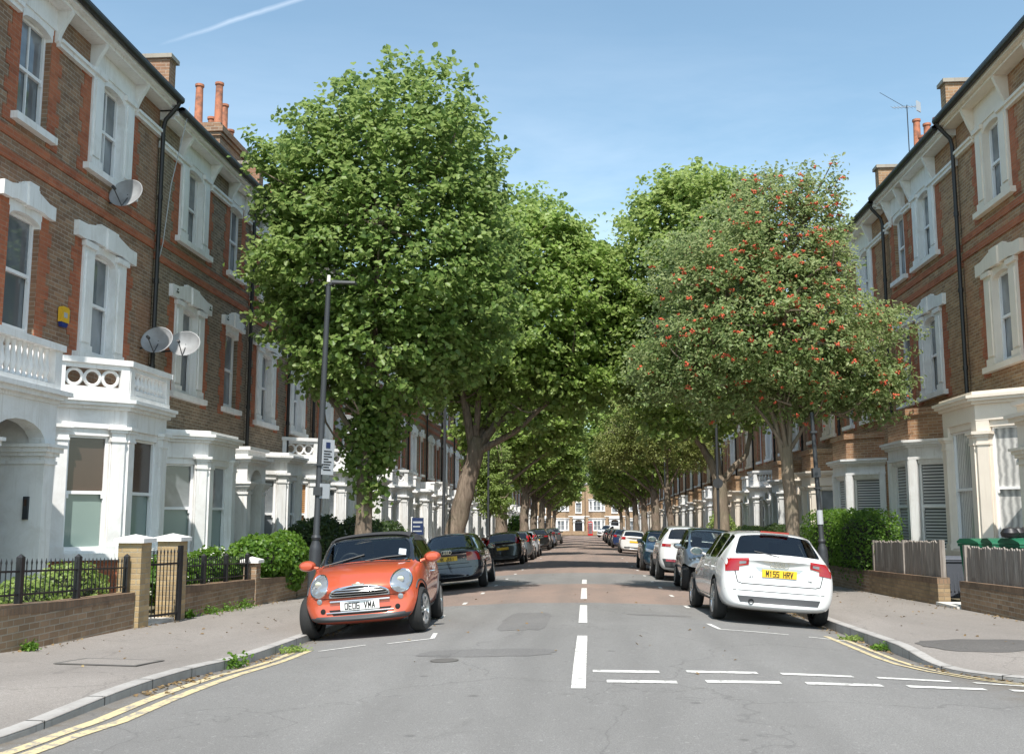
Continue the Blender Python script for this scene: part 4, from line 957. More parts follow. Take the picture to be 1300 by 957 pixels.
def audi_hatch():
    R = .315; parts, bvh = car_mesh(A3, {'rear': [[(2, 'top', 0)]], 'windscreen': [[(6, 'top', 0)]], **sides([[3], [4], [5, 6]])}, 3, R, (-1.24, 1.34), .88)
    S = Surf(bvh); root = empty('parked_car', label='white hatchback seen from behind with yellow number plate, nearest car on the right', cat='car', group='cars parked along the kerbs')
    assemble(root, parts, {'body': P_WHITE})
    for s in (-1, 1):
        for y, f in ((-1.24, 0), (1.34, 1)): wheel(root, s*.775, y, R, s, .205, 5)
        b = MB(); patch(b, S, [(s*.46, .885), (s*.80, .80), (s*.80, .955), (s*.46, .985)], 'y', -1, .012, 8)
        patch(b, S, [(s*.60, .79), (s*.80, .765), (s*.80, .81), (s*.60, .875)], 'y', -1, .011, 6); o = b.build('tail_light', REDL, root)
        c = MB(); patch(c, S, [(s*.50, .90), (s*.60, .885), (s*.60, .925), (s*.50, .935)], 'y', -1, .0145, 3); c.build('reversing_lens', CLEARL, o)
    b = MB(); patch(b, S, [(-.30, .80), (.30, .80), (.36, .86), (-.36, .86)], 'y', -1, .004, 8); b.build('plate_recess', P_SILVER, root)
    plate(root, 'M155 HRV', S.y(0, .775, False)-.018, .772, False, PLY)
    rings4(root, 0, S.y(0, .925, False)-.012, .922, .045)
    b = MB(); patch(b, S, [(-.58, .33), (.58, .33), (.62, .42), (-.62, .42)], 'y', -1, .008, 12); b.build('rear_bumper_insert', CTRIMG, root)
    b = MB(); line(b, S, [(-.62, .62), (-.55, .60), (.55, .60), (.62, .62), (.66, .78)], 'y', -1, .013); line(b, S, [(-.62, .62), (-.66, .78)], 'y', -1, .013); line(b, S, [(-.80, .50), (.80, .50)], 'y', -1, .010); b.build('tailgate_seam_and_bumper_shade', DARKIN, root)  # tailgate joint, plus a dark line painting the shadow at the bumper's ledge
    b = MB(); y = S.y(-.38, .36, False); b.lathe([(.035, y-.03), (.042, y-.03), (.042, y+.1), (.036, y+.1), (.036, y-.02)], (-.42, 0, .345), 'y', 14); b.lathe([(0, y-.004), (.036, y-.004)], (-.42, 0, .345), 'y', 14); b.build('exhaust_pipe', CTRIM, root)
    b = MB(); b.box(-.22, S.y(0, 1.36, False)-.035, 1.385, .22, S.y(0, 1.36, False)+.01, 1.41); b.build('brake_light', REDL, root)
    add_text(root, 'boot_badge', 'A3', .05, CTRIMG, (-.42, S.y(-.42, .72, False)-.004, .70), (math.pi/2, 0, 0)); add_text(root, 'boot_badge', 'TFSI', .035, CTRIMG, (.46, S.y(.46, .68, False)-.004, .69), (math.pi/2, 0, 0))
    b = MB(); y0 = S.y(0, 1.02, False); b.tube([(0, S.y(0, 1.03, False)-.01, 1.03), (-.35, S.y(-.35, 1.1, False)-.012, 1.09)], .008, 6); b.build('wiper', CTRIM, root)
    cabin(root, -1.6, .95, .92, .68); mirror(root, S, .72, .99, P_WHITE, .88)
    door_seams(root, S, [[(.98, .30), (1.0, .88)], [(-.42, .28), (-.40, .90)], [(-1.0, .62), (-.88, .90)], [(.98, .28), (-.42, .28)], [(-.85, .33), (-.42, .29)]]); handles(root, S, (-.22, -.98), .80, P_WHITE)
    b = MB()
    for s in (-1, 1): patch(b, S, [(1.0, .30), (-.86, .30), (-.86, .335), (1.0, .335)], 'x', s, .012, 10)
    b.build('side_strip', P_WHITE, root)
    return root
MINI = mk([(-1.80, .32, .36, .54, .80, .86, .88, .56, .66, .64, .56, .12, .1), (-1.74, .26, .30, .55, .86, .93, .95, .70, .77, .74, .64, .16, .08), (-1.50, .20, .27, .56, .92, 1.0, 1.03, .76, .82, .78, .66, .06, 0), (-1.20, .19, .26, .56, .94, 1.28, 1.34, .77, .83, .79, .60, .05, 0),
 (-.5, .18, .26, .55, .93, 1.36, 1.41, .77, .84, .80, .615, 0, 0), (.12, .18, .26, .55, .92, 1.355, 1.405, .77, .84, .80, .61, .03, 0), (.45, .18, .26, .55, .915, 1.30, 1.345, .77, .84, .79, .60, .05, 0), (.92, .18, .26, .55, .90, .95, .985, .77, .84, .78, .66, .10, 0),
 (1.30, .18, .26, .55, .86, .90, .95, .77, .835, .72, .55, .10, 0), (1.60, .19, .27, .54, .74, .80, .86, .75, .80, .66, .48, .16, .08), (1.76, .23, .30, .52, .66, .70, .735, .68, .74, .62, .45, .20, .16), (1.81, .28, .33, .48, .56, .60, .63, .54, .62, .56, .42, .18, .12)])
def mini():
    R = .30; ax = (-1.20, 1.18)
    parts, bvh = car_mesh(MINI, {'rear': [[(2, 'top', 0)]], 'windscreen': [[(6, 'top', 0)]], **sides([[3], [4, 5], [6]])}, 3, R, ax, .84)
    S = Surf(bvh); root = empty('parked_car', label='small burnt-orange convertible with black fabric roof and white plate facing the camera', cat='car', group='cars parked along the kerbs')
    assemble(root, parts, {'body': P_ORANGE})
    bo = [q for q in col.objects if q.parent == root and q.name.startswith('body')][0]; bo.data.materials.append(P_BLACK)
    for p in bo.data.polygons:
        if p.center.z > .965 and -1.62 < p.center.y < .88 and not (p.center.y > .8 and abs(p.center.x) < .55 and p.center.z < .98): p.material_index = 1
    # fabric roof over the painted shell
    b = MB(); n = 18; m_ = 14; V = []; F = []
    for j in range(m_+1):
        y = -1.17+(.36+1.17)*j/m_; wmax = .57
        for i in range(n+1):
            x = -wmax+2*wmax*i/n; V.append((x, y, S.z(x, y)+.014))
    for j in range(m_):
        for i in range(n): q = j*(n+1)+i; F.append((q, q+1, q+n+2, q+n+1))
    b.add(V, F, 0, True); b.build('fabric_roof', SOFTTOP, root)
    for s in (-1, 1):
        b = MB(); patch(b, S, [(-1.15, 1.24), (.42, 1.25), (.30, 1.36), (-1.10, 1.33)], 'x', s, .008, 10); b.build('roof_rail', SOFTTOP, root)
    for s in (-1, 1):
        wheel(root, s*.735, ax[0], R, s, .185, 5); wheel(root, s*.735, ax[1], R, s, .185, 5, steer=R_(-9))
        # black arch surrounds
        for y in ax:
            b = MB(); V = []; F = []; N = 20
            for k in range(N+1):
                a = math.radians((48 if y > 0 else 4)+(172-44)*k/N)
                for rr, o in ((R+.052, .012), (R+.052+.055, .014), (R+.052+.06, -.02)):
                    yy, z = y+rr*math.cos(a), R+rr*math.sin(a); zz_ = max(.20, min(z, .80)); xx = S.x(max(-1.68, min(1.6, yy)), zz_, s)
                    if abs(xx) < .70: xx = s*.74
                    V.append((xx+s*o, yy, z))
            for k in range(N):
                for q in range(2): a0 = k*3+q; F.append((a0, a0+1, a0+4, a0+3))
            b.add(V, F, 0, True); b.build('wheel_arch_trim', CTRIMG, root)
        b = MB(); patch(b, S, [(-.85, .20), (.82, .20), (.82, .30), (-.85, .30)], 'x', s, .012, 10); b.build('sill_trim', CTRIMG, root)
        b = MB(); patch(b, S, (s*.555, .715, .128, .142), 'y', 1, .012, ell=.022, back=.07); o = b.build('headlight', CLEARL, root)
        c = MB(); cy = S.y(s*.555, .71, True)
        pts = [(s*.555+.132*math.cos(a), S.y(s*.555+.132*math.cos(a), .715+.146*math.sin(a), True)+.012, .715+.146*math.sin(a)) for a in [2*math.pi*k/28 for k in range(29)]]; c.tube(pts, .011, 6, caps=False); c.build('chrome_bezel', CHROME, o)
        c = MB(); c.lathe([(0, cy+.038), (.045, cy+.036), (.05, cy+.02)], (s*.555, 0, .735), 'y', 14); c.lathe([(0, cy+.036), (.03, cy+.034), (.033, cy+.02)], (s*.57, 0, .655), 'y', 12); c.build('bulb', CHROME, o)
        b = MB(); patch(b, S, (s*.545, .515, .036, .036), 'y', 1, .008, ell=.008); b.build('indicator', CLEARL, root)
        b = MB(); patch(b, S, (s*.50, .385, .034, .034), 'y', 1, .008, ell=.008); b.build('fog_light', DARKIN, root)
    def strip(mb, x0, x1, z0, z1, zt0, zt1, off): patch(mb, S, [(x0, z0), (x1, z0), (zt1, z1), (zt0, z1)], 'y', 1, off, 12)
    # grille: dark mesh, chrome frame, three chrome bars
    b = MB(); 
    for k in range(10):
        a0, a1 = k/10, (k+1)/10; wz = lambda t: .40*math.sqrt(max(.02, 1-(t*.78)**2.4))
        patch(b, S, [(-wz(a0), .565+.12*a0), (wz(a0), .565+.12*a0), (wz(a1), .565+.12*a1), (-wz(a1), .565+.12*a1)], 'y', 1, .006, 6)
    G_ = b.build('grille', DARKIN, root)
    b = MB(); pts = [(x, z) for x, z in [(.40*math.cos(a), .56+.135*math.sin(a)**.8) for a in [math.pi*k/22 for k in range(23)]]]+[(-.40, .56), (.40, .56)]
    b.tube([(x, S.y(x, z, True)+.012, z) for x, z in pts[:23]], .014, 6); b.tube([(x, S.y(x, .560, True)+.012, .560) for x in fr(-.40, .40, .08)], .011, 6)
    for z, w in ((.592, .375), (.622, .345), (.652, .29)): b.tube([(x, S.y(x, z, True)+.012, z) for x in fr(-w, w, .08)], .009, 6)
    b.build('chrome_grille_bars', CHROME, G_)
    b = MB(); b.tube([(x, S.y(x, .50, True)+.016, .50+.0) for x in fr(-.40, .40, .08)], .017, 8); b.build('chrome_bumper_strip', CHROME, root)
    b = MB(); line(b, S, [(x, .545) for x in fr(-.72, .72, .12)], 'y', 1, .008); b.build('bonnet_seam', DARKIN, root)
    b = MB(); patch(b, S, [(-.36, .325), (.36, .325), (.42, .395), (-.42, .395)], 'y', 1, .006, 12); lg = b.build('lower_grille', DARKIN, root)
    b = MB(); b.tube([(x, S.y(x, .358, True)+.016, .358) for x in fr(-.45, .45, .09)], .012, 8); b.build('chrome_lower_bar', CHROME, lg)
    b = MB(); patch(b, S, [(-.62, .24), (.62, .24), (.70, .315), (-.70, .315)], 'y', 1, .012, 14); b.build('bumper_lip', CTRIMG, root)
    plate(root, 'OE06 VMA', S.y(0, .44, True)+.022, .438, True, PLW, .52)
    b = MB(); y = S.y(0, .71, True); b.lathe([(0, .018), (.032, .016), (.034, 0)], (0, y, 0), 'y', 14); b.v = [(v[0], v[1], v[2]+.712) for v in b.v]
    for s in (-1, 1): b.prism([(s*.03, .70), (s*.085, .712), (s*.085, .722), (s*.03, .726)], 'y', y-.01, y+.012)
    b.build('badge', CHROME, root)
    cabin(root, -1.35, .78, .92, .62, (-.85, -.05), seat=SEAT); mirror(root, S, .66, .97, P_ORANGE, .84, big=1.12)
    door_seams(root, S, [[(.80, .30), (.82, .90)], [(-.32, .30), (-.36, .90)], [(.80, .29), (-.32, .29)]]); handles(root, S, (-.18,), .78, CHROME)
    # cowl, wipers, paper in the windscreen, seats and steering wheel seen through the screen
    b = MB()
    for x0, x1 in ((.05, .60), (-.55, .02)): b.tube([(x1, S.y(x1, 1.0, True)+.01 if False else .93, S.z(x1, .93)+.02), ((x0+x1)/2, .84, S.z((x0+x1)/2, .84)+.018), (x0, .78, S.z(x0, .78)+.016)], .010, 6)
    b.build('wiper', CTRIM, root)
    def onscreen(b, x0, x1, y0, y1, off): 
        V = []; F = []; n = 5
        for j in range(n+1):
            for i in range(n+1): x = x0+(x1-x0)*i/n; y = y0+(y1-y0)*j/n; V.append((x, y, S.z(x, y)+off))
        for j in range(n):
            for i in range(n): q = j*(n+1)+i; F.append((q, q+1, q+n+2, q+n+1))
        b.add(V, F, 0, True)
    b = MB(); onscreen(b, -.54, -.44, .66, .76, .004); b.build('parking_permit', PAPER, root)
    b = MB(); line(b, S, [(x, .935) for x in fr(-.62, .62, .1)], 'z', 1, .05, .004); b.build('scuttle', CTRIM, root)
    return root
A6 = mk([(-2.42, .34, .38, .60, .84, .93, .95, .60, .70, .68, .60, .12, .10), (-2.38, .27, .32, .60, .88, .98, 1.0, .80, .86, .82, .72, .18, .08), (-2.12, .22, .28, .58, .92, 1.0, 1.035, .85, .905, .85, .72, .06, 0), (-1.85, .20, .27, .57, .94, 1.01, 1.05, .85, .91, .86, .70, .03, 0), (-1.12, .20, .27, .56, .94, 1.36, 1.41, .85, .92, .86, .56, .04, 0),
 (-.6, .20, .27, .56, .93, 1.40, 1.455, .85, .92, .86, .58, 0, 0), (.15, .20, .27, .56, .92, 1.39, 1.445, .85, .92, .86, .59, .02, 0), (.55, .20, .27, .56, .91, 1.35, 1.40, .85, .92, .86, .58, .03, 0), (1.30, .20, .27, .56, .89, .96, .99, .85, .91, .82, .68, .08, 0), (1.85, .20, .27, .55, .82, .88, .92, .84, .90, .78, .62, .08, 0), (2.30, .22, .30, .52, .70, .76, .80, .78, .84, .70, .55, .14, 0), (2.46, .28, .34, .48, .58, .62, .65, .6, .66, .6, .5, .16, .05)])
def rear_kit(root, S, spec):
    for s in (-1, 1):
        x0, x1, z0, z1 = spec['lamp']; b = MB(); patch(b, S, [(s*x0, z0), (s*x1, z0+spec.get('sl', 0)), (s*x1, z1), (s*x0, z1)], 'y', -1, .012, 8); b.build('tail_light', REDL, root)
    z = spec['pz']; plate(root, spec.get('txt', ''), S.y(0, z, False)-.016, z, False, PLY)
    if spec.get('rings'): rings4(root, 0, S.y(0, spec['rings'], False)-.012, spec['rings'])
def saloon():
    R = .325; parts, bvh = car_mesh(A6, {'rear': [[(3, 'top', 0)]], 'windscreen': [[(7, 'top', 0)]], **sides([[4], [5], [6, 7]])}, 3, R, (-1.42, 1.40), .915)
    S = Surf(bvh); root = empty('parked_car', label='very dark navy saloon seen from behind, parked just beyond the orange convertible', cat='car', group='cars parked along the kerbs')
    assemble(root, parts, {'body': P_NAVY})
    for s in (-1, 1):
        for y in (-1.42, 1.40): wheel(root, s*.80, y, R, s, .215, 5)
    rear_kit(root, S, dict(lamp=(.50, .86, .72, .93), pz=.79, txt='NK JEEI', rings=.955))
    b = MB(); patch(b, S, [(-.5, .885), (.5, .885), (.5, .905), (-.5, .905)], 'y', -1, .016, 12); b.build('chrome_boot_strip', CHROME, root)
    b = MB(); line(b, S, [(-.55, .66), (.55, .66)], 'y', -1, .012); line(b, S, [(-.84, .56), (.84, .56)], 'y', -1, .01); b.build('boot_seam', DARKIN, root)
    b = MB(); 
    for s in (-1, 1): b.lathe([(.035, -2.43), (.035, -2.3)], (s*.5, 0, .34), 'y', 12)
    b.build('exhaust_pipe', CHROME, root)
    cabin(root, -1.7, 1.15, .94, .70, (-.85, .2)); mirror(root, S, .92, 1.0, P_NAVY, .915); door_seams(root, S, [[(1.15, .3), (1.2, .9)], [(.05, .3), (.05, .9)], [(-.95, .5), (-.85, .9)]]); handles(root, S, (-.75, .25), .80, P_NAVY)
    b = MB()
    for s in (-1, 1): patch(b, S, [(-1.7, .93), (1.2, .90), (1.2, .915), (-1.7, .945)], 'x', s, .006, 12)
    b.build('chrome_window_strip', CHROME, root)
    return root
SUV = mk([(-2.18, .42, .46, .70, .98, 1.07, 1.09, .60, .70, .72, .64, .10, .1), (-2.14, .34, .40, .70, 1.02, 1.12, 1.14, .80, .88, .86, .74, .16, .1), (-1.98, .28, .36, .70, 1.06, 1.15, 1.18, .86, .93, .89, .74, .08, .02), (-1.66, .27, .35, .68, 1.10, 1.49, 1.55, .87, .945, .89, .62, .05, 0), (-1.2, .27, .34, .68, 1.09, 1.54, 1.60, .87, .945, .89, .63, 0, 0),
 (-.3, .27, .34, .67, 1.06, 1.575, 1.63, .87, .945, .89, .64, 0, 0), (.4, .27, .34, .67, 1.04, 1.55, 1.60, .87, .945, .89, .64, .02, 0), (1.08, .27, .34, .67, 1.02, 1.09, 1.13, .87, .94, .85, .72, .08, 0), (1.6, .27, .34, .66, .96, 1.02, 1.06, .87, .93, .80, .66, .09, 0), (2.02, .28, .36, .62, .84, .92, .96, .82, .88, .74, .58, .14, 0), (2.18, .34, .40, .58, .72, .77, .80, .62, .70, .64, .5, .16, .06)])
def suv(label, paintm, lamp=(.60, .88, .97, 1.05), txt='', dark_low=True):
    R = .365; parts, bvh = car_mesh(SUV, {'rear': [[(2, 'top', 0)]], 'windscreen': [[(6, 'top', 0)]], **sides([[3], [4], [5, 6]])}, 2, R, (-1.32, 1.34), .945)
    S = Surf(bvh); root = empty('parked_car', label=label, cat='car', group='cars parked along the kerbs'); assemble(root, parts, {'body': paintm})
    for s in (-1, 1):
        for y in (-1.32, 1.34): wheel(root, s*.82, y, R, s, .235, 5)
    rear_kit(root, S, dict(lamp=lamp, pz=.78, txt=txt))
    if dark_low:
        b = MB(); patch(b, S, [(-.72, .38), (.72, .38), (.82, .62), (-.82, .62)], 'y', -1, .01, 12); b.build('rear_bumper_insert', CTRIM, root)
        for s in (-1, 1): b = MB(); patch(b, S, [(s*.45, .55), (s*.72, .55), (s*.72, .61), (s*.45, .61)], 'y', -1, .02, 6); b.build('reflector', REDL, root)
    cabin(root, -1.75, .95, 1.06, .72); mirror(root, S, .75, 1.13, paintm, .94, big=1.15); door_seams(root, S, [[(.98, .4), (1.0, 1.0)], [(-.1, .4), (-.1, 1.05)], [(-.95, .6), (-.85, 1.06)]]); handles(root, S, (-.75, .1), .95, paintm)
    b = MB()
    for s in (-1, 1): patch(b, S, [(-.9, .36), (.9, .36), (.9, .44), (-.9, .44)], 'x', s, .01, 8)
    b.build('sill_trim', CTRIM, root)
    return root
HB = mk([(-1.98, .30, .34, .60, .88, .98, 1.0, .56, .66, .68, .62, .10, .12), (-1.94, .24, .30, .60, .92, 1.01, 1.04, .74, .80, .80, .70, .16, .12), (-1.80, .20, .28, .59, .96, 1.03, 1.07, .80, .85, .82, .68, .08, .04), (-1.44, .19, .27, .58, .98, 1.36, 1.41, .81, .86, .82, .57, .05, 0), (-1.1, .19, .26, .57, .97, 1.42, 1.47, .81, .86, .82, .585, 0, 0), (-.3, .19, .26, .56, .95, 1.44, 1.49, .81, .865, .82, .59, 0, 0), (.35, .19, .26, .56, .93, 1.40, 1.45, .81, .865, .82, .58, .03, 0), (1.12, .19, .26, .56, .91, .98, 1.01, .81, .86, .79, .66, .07, 0), (1.5, .19, .26, .55, .84, .90, .94, .80, .85, .75, .6, .08, 0), (1.86, .20, .28, .52, .72, .78, .82, .76, .80, .68, .52, .12, 0), (1.99, .26, .32, .48, .60, .64, .67, .58, .64, .58, .5, .16, .1)])
def hatch(label, paintm, back=True, lamp=(.52, .82, .86, 1.03), sub=2, txt='', facing=False):
    R = .31; parts, bvh = car_mesh(HB, {'rear': [[(2, 'top', 0)]], 'windscreen': [[(6, 'top', 0)]], **sides([[3], [4], [5, 6]])}, sub, R, (-1.2, 1.27), .865)
    S = Surf(bvh); root = empty('parked_car', label=label, cat='car', group='cars parked along the kerbs'); assemble(root, parts, {'body': paintm})
    for s in (-1, 1):
        for y in (-1.2, 1.27): wheel(root, s*.76, y, R, s, .2, 5)
    rear_kit(root, S, dict(lamp=lamp, pz=.74, txt=txt))
    for s in (-1, 1): b = MB(); patch(b, S, [(s*.40, .66), (s*.72, .70), (s*.70, .80), (s*.44, .74)], 'y', 1, .01, 6); b.build('headlight', CLEARL, root)
    b = MB(); patch(b, S, [(-.36, .60), (.36, .60), (.36, .70), (-.36, .70)], 'y', 1, .008, 6); patch(b, S, [(-.42, .34), (.42, .34), (.45, .46), (-.45, .46)], 'y', 1, .008, 6); b.build('grille', DARKIN, root)
    if facing: plate(root, '', S.y(0, .50, True)+.014, .50, True, PLW)
    b = MB(); patch(b, S, [(-.55, .32), (.55, .32), (.6, .42), (-.6, .42)], 'y', -1, .008, 8); b.build('rear_bumper_insert', CTRIM, root)
    cabin(root, -1.6, 1.0, .95, .66); mirror(root, S, .78, 1.02, paintm, .86); door_seams(root, S, [[(1.0, .3), (1.02, .92)], [(-.1, .3), (-.1, .94)], [(-.9, .5), (-.82, .95)]]); handles(root, S, (-.7, .1), .84, paintm)
    return root
SMART = mk([(-1.24, .34, .38, .60, .86, .96, .98, .54, .62, .62, .56, .10, .06), (-1.20, .26, .31, .60, .92, 1.02, 1.05, .66, .73, .71, .62, .12, .05), (-1.12, .20, .27, .60, .96, 1.10, 1.14, .70, .755, .73, .60, .06, 0), (-.98, .19, .26, .58, .98, 1.42, 1.47, .70, .755, .73, .56, .04, 0), (-.5, .19, .26, .57, .97, 1.49, 1.54, .70, .755, .73, .57, 0, 0), (.1, .19, .26, .56, .96, 1.49, 1.54, .70, .755, .73, .565, .02, 0), (.32, .19, .26, .56, .95, 1.44, 1.49, .70, .755, .725, .56, .04, 0), (.82, .19, .26, .56, .94, .99, 1.03, .70, .75, .70, .60, .08, 0), (1.02, .19, .26, .56, .84, .90, .95, .69, .74, .66, .52, .12, 0), (1.18, .22, .29, .54, .70, .76, .80, .66, .71, .60, .46, .14, .05), (1.25, .28, .34, .50, .60, .64, .67, .52, .58, .52, .4, .14, .05)])
def smart():
    R = .29; ax = (-.92, .90); parts, bvh = car_mesh(SMART, {'rear': [[(2, 'top', 0)]], 'windscreen': [[(6, 'top', 0)]], **sides([[3], [4, 5], [6]])}, 3, R, ax, .755)
    S = Surf(bvh); root = empty('parked_car', label='tiny silver and dark grey two-seater facing the camera behind the white hatchback', cat='car', group='cars parked along the kerbs'); assemble(root, parts, {'body': P_SILVER})
    for s in (-1, 1):
        for y in ax: wheel(root, s*.67, y, R, s, .175, 6)
        b = MB(); patch(b, S, (s*.44, .80, .085, .062), 'y', 1, .01, ell=.02); patch(b, S, (s*.555, .765, .05, .05), 'y', 1, .01, ell=.02); b.build('headlight', CLEARL, root)
        b = MB(); patch(b, S, (s*.46, .40, .04, .03), 'y', 1, .008, ell=.01); b.build('fog_light', CLEARL, root)
        b = MB(); patch(b, S, [(-.78, .96), (-.6, .96), (-.2, 1.42), (-.9, 1.42)], 'x', s, .003, 6); 
        # dark safety cell arch
        b = MB(); patch(b, S, [(-1.0, .30), (-.62, .30), (-.40, .94), (-1.0, .94)], 'x', s, .006, 8); b.build('dark_cell_panel', P_BLACK, root)
    b = MB(); 
    for k in range(8): pass
    n, m_ = 12, 10; V = []; F = []
    for j in range(m_+1):
        for i in range(n+1): x = -.56+1.12*i/n; y = -.98+1.26*j/m_; V.append((x, y, S.z(x, y)+.008))
    for j in range(m_):
        for i in range(n): q = j*(n+1)+i; F.append((q, q+1, q+n+2, q+n+1))
    b.add(V, F, 0, True); b.build('roof_panel', P_BLACK, root)
    b = MB(); patch(b, S, [(-.22, .565), (.22, .565), (.26, .62), (-.26, .62)], 'y', 1, .008, 8); b.build('grille', DARKIN, root)
    b = MB(); patch(b, S, [(-.40, .27), (.40, .27), (.52, .34), (-.52, .34)], 'y', 1, .01, 8); b.build('bumper_lip', CTRIM, root)
    b = MB(); y = S.y(0, .68, True); b.tube([(.045*math.cos(a), y+.01, .68+.045*math.sin(a)) for a in [2*math.pi*k/20 for k in range(16)]], .010, 6); b.prism([(-.045, .66), (-.085, .68), (-.045, .70)], 'y', y, y+.014); b.build('badge', CHROME, root)
    cabin(root, -.95, .68, .96, .56, (-.35,)); mirror(root, S, .52, 1.02, P_SILVER, .755, big=1.0); door_seams(root, S, [[(.62, .3), (.64, .95)], [(-.5, .3), (-.42, .95)]]); handles(root, S, (-.3,), .82, P_BLACK)
    return root
VAN = mk([(-2.3, .40, .46, .8, 1.15, 1.85, 1.90, .72, .80, .80, .72, .04, 0), (-2.24, .30, .38, .8, 1.2, 1.92, 1.97, .84, .90, .90, .80, .04, 0), (-1.5, .28, .36, .8, 1.2, 1.94, 1.99, .86, .92, .92, .82, 0, 0), (.2, .28, .36, .8, 1.15, 1.94, 1.99, .86, .92, .92, .82, 0, 0), (.75, .28, .36, .78, 1.10, 1.84, 1.89, .86, .92, .91, .76, .04, 0), (1.45, .28, .36, .74, 1.05, 1.16, 1.22, .86, .92, .88, .76, .08, 0), (1.9, .28, .36, .70, .92, 1.0, 1.06, .84, .90, .82, .64, .12, 0), (2.25, .32, .40, .62, .78, .84, .88, .74, .80, .74, .56, .16, 0), (2.34, .36, .42, .56, .66, .70, .72, .6, .7, .6, .5, .16, 0)])
def van():
    R = .33; parts, bvh = car_mesh(VAN, {'windscreen': [[(4, 'top', 0)]], **sides([[3, 4]])}, 2, R, (-1.45, 1.5), .92)
    S = Surf(bvh); root = empty('parked_van', label='white panel van at the far end of the street near the red telephone box', cat='van'); assemble(root, parts, {'body': P_WHITE})
    for s in (-1, 1):
        for y in (-1.45, 1.5): wheel(root, s*.80, y, R, s, .2, 6)
        b = MB(); patch(b, S, [(s*.5, .78), (s*.78, .84), (s*.74, .96), (s*.5, .88)], 'y', 1, .01, 6); b.build('headlight', CLEARL, root)
        b = MB(); patch(b, S, [(s*.72, .9), (s*.86, .9), (s*.86, 1.25), (s*.72, 1.25)], 'y', -1, .01, 6); b.build('tail_light', REDL, root)
    b = MB(); patch(b, S, [(-.4, .66), (.4, .66), (.4, .8), (-.4, .8)], 'y', 1, .008, 6); b.build('grille', DARKIN, root); mirror(root, S, 1.15, 1.2, CTRIM, .92, big=1.3)
    return root
c = mini(); place(c, -3.07, 15.42, -1, 3.0)
c = audi_hatch(); place(c, 2.80, 18.0, 1, 1.5)
c = saloon(); place(c, -3.50, 28.45, 1, 1.2)
c = smart(); place(c, 3.02, 26.4, -1, 0)
c = suv('white compact SUV with slim red lamps, behind the tiny silver two-seater', P_WHITE); place(c, 2.95, 32.2, 1, 0)
hb0 = hatch('dark teal-blue hatchback facing the camera, beyond the white SUV', P_DKBLUE, facing=True, sub=2); place(hb0, 2.78, 39.2, -1)
hb1 = hatch('black hatchback with tall red tail lights, second dark car on the left', P_BLACK, lamp=(.58, .80, .92, 1.22)); place(hb1, -3.60, 47.4, 1)
sv1 = suv('tall black people carrier with a light-coloured car before it on the left', P_BLACK, dark_low=False); place(sv1, -3.5, 76, 1)
white = hatch('white hatchback seen from behind beyond the gap on the right', P_WHITE, txt=''); place(white, 2.90, 67.0, 1)
def ccopy(src, x, y, face, label, frm, to):
    c = copy_tree(src, mats={frm.name: to}); c['label'] = label; place(c, x, y, face); return c
ccopy(hb1, -3.45, 53.2, 1, 'grey-black hatchback directly beyond the black one with tall lamps', P_BLACK, P_GREY)
ccopy(hb1, -3.42, 58.6, 1, 'silver hatchback before the tall black people carrier', P_BLACK, P_SILVER)
ccopy(hb1, -3.5, 84, 1, 'silver car parked just beyond the tall black people carrier', P_BLACK, P_SILVER)
ccopy(hb1, -3.4, 91, 1, 'pale grey car, second beyond the tall black people carrier', P_BLACK, P_GREYB)
ccopy(sv1, -3.3, 104, 1, 'dark tall SUV farthest along the left kerb', P_BLACK, P_GREY)
ccopy(white, 2.85, 83.5, 1, 'blue hatchback seen from behind beyond the white hatchback', P_WHITE, P_BLUE)
ccopy(white, 2.80, 90, 1, 'grey car just beyond the blue hatchback on the right', P_WHITE, P_GREYB)
ccopy(white, 2.85, 97, 1, 'dark red car, third beyond the far white hatchback', P_WHITE, P_RED)
ccopy(white, 2.80, 105, 1, 'dark grey car, fourth beyond the far white hatchback', P_WHITE, P_GREY)
ccopy(white, 2.80, 114, 1, 'black car, fifth beyond the far white hatchback', P_WHITE, P_BLACK)
ccopy(white, 2.80, 124, 1, 'bluish grey car, farthest in the right-hand line', P_WHITE, P_GREYB)
v = van(); place(v, 3.6, 158, -1, -48)
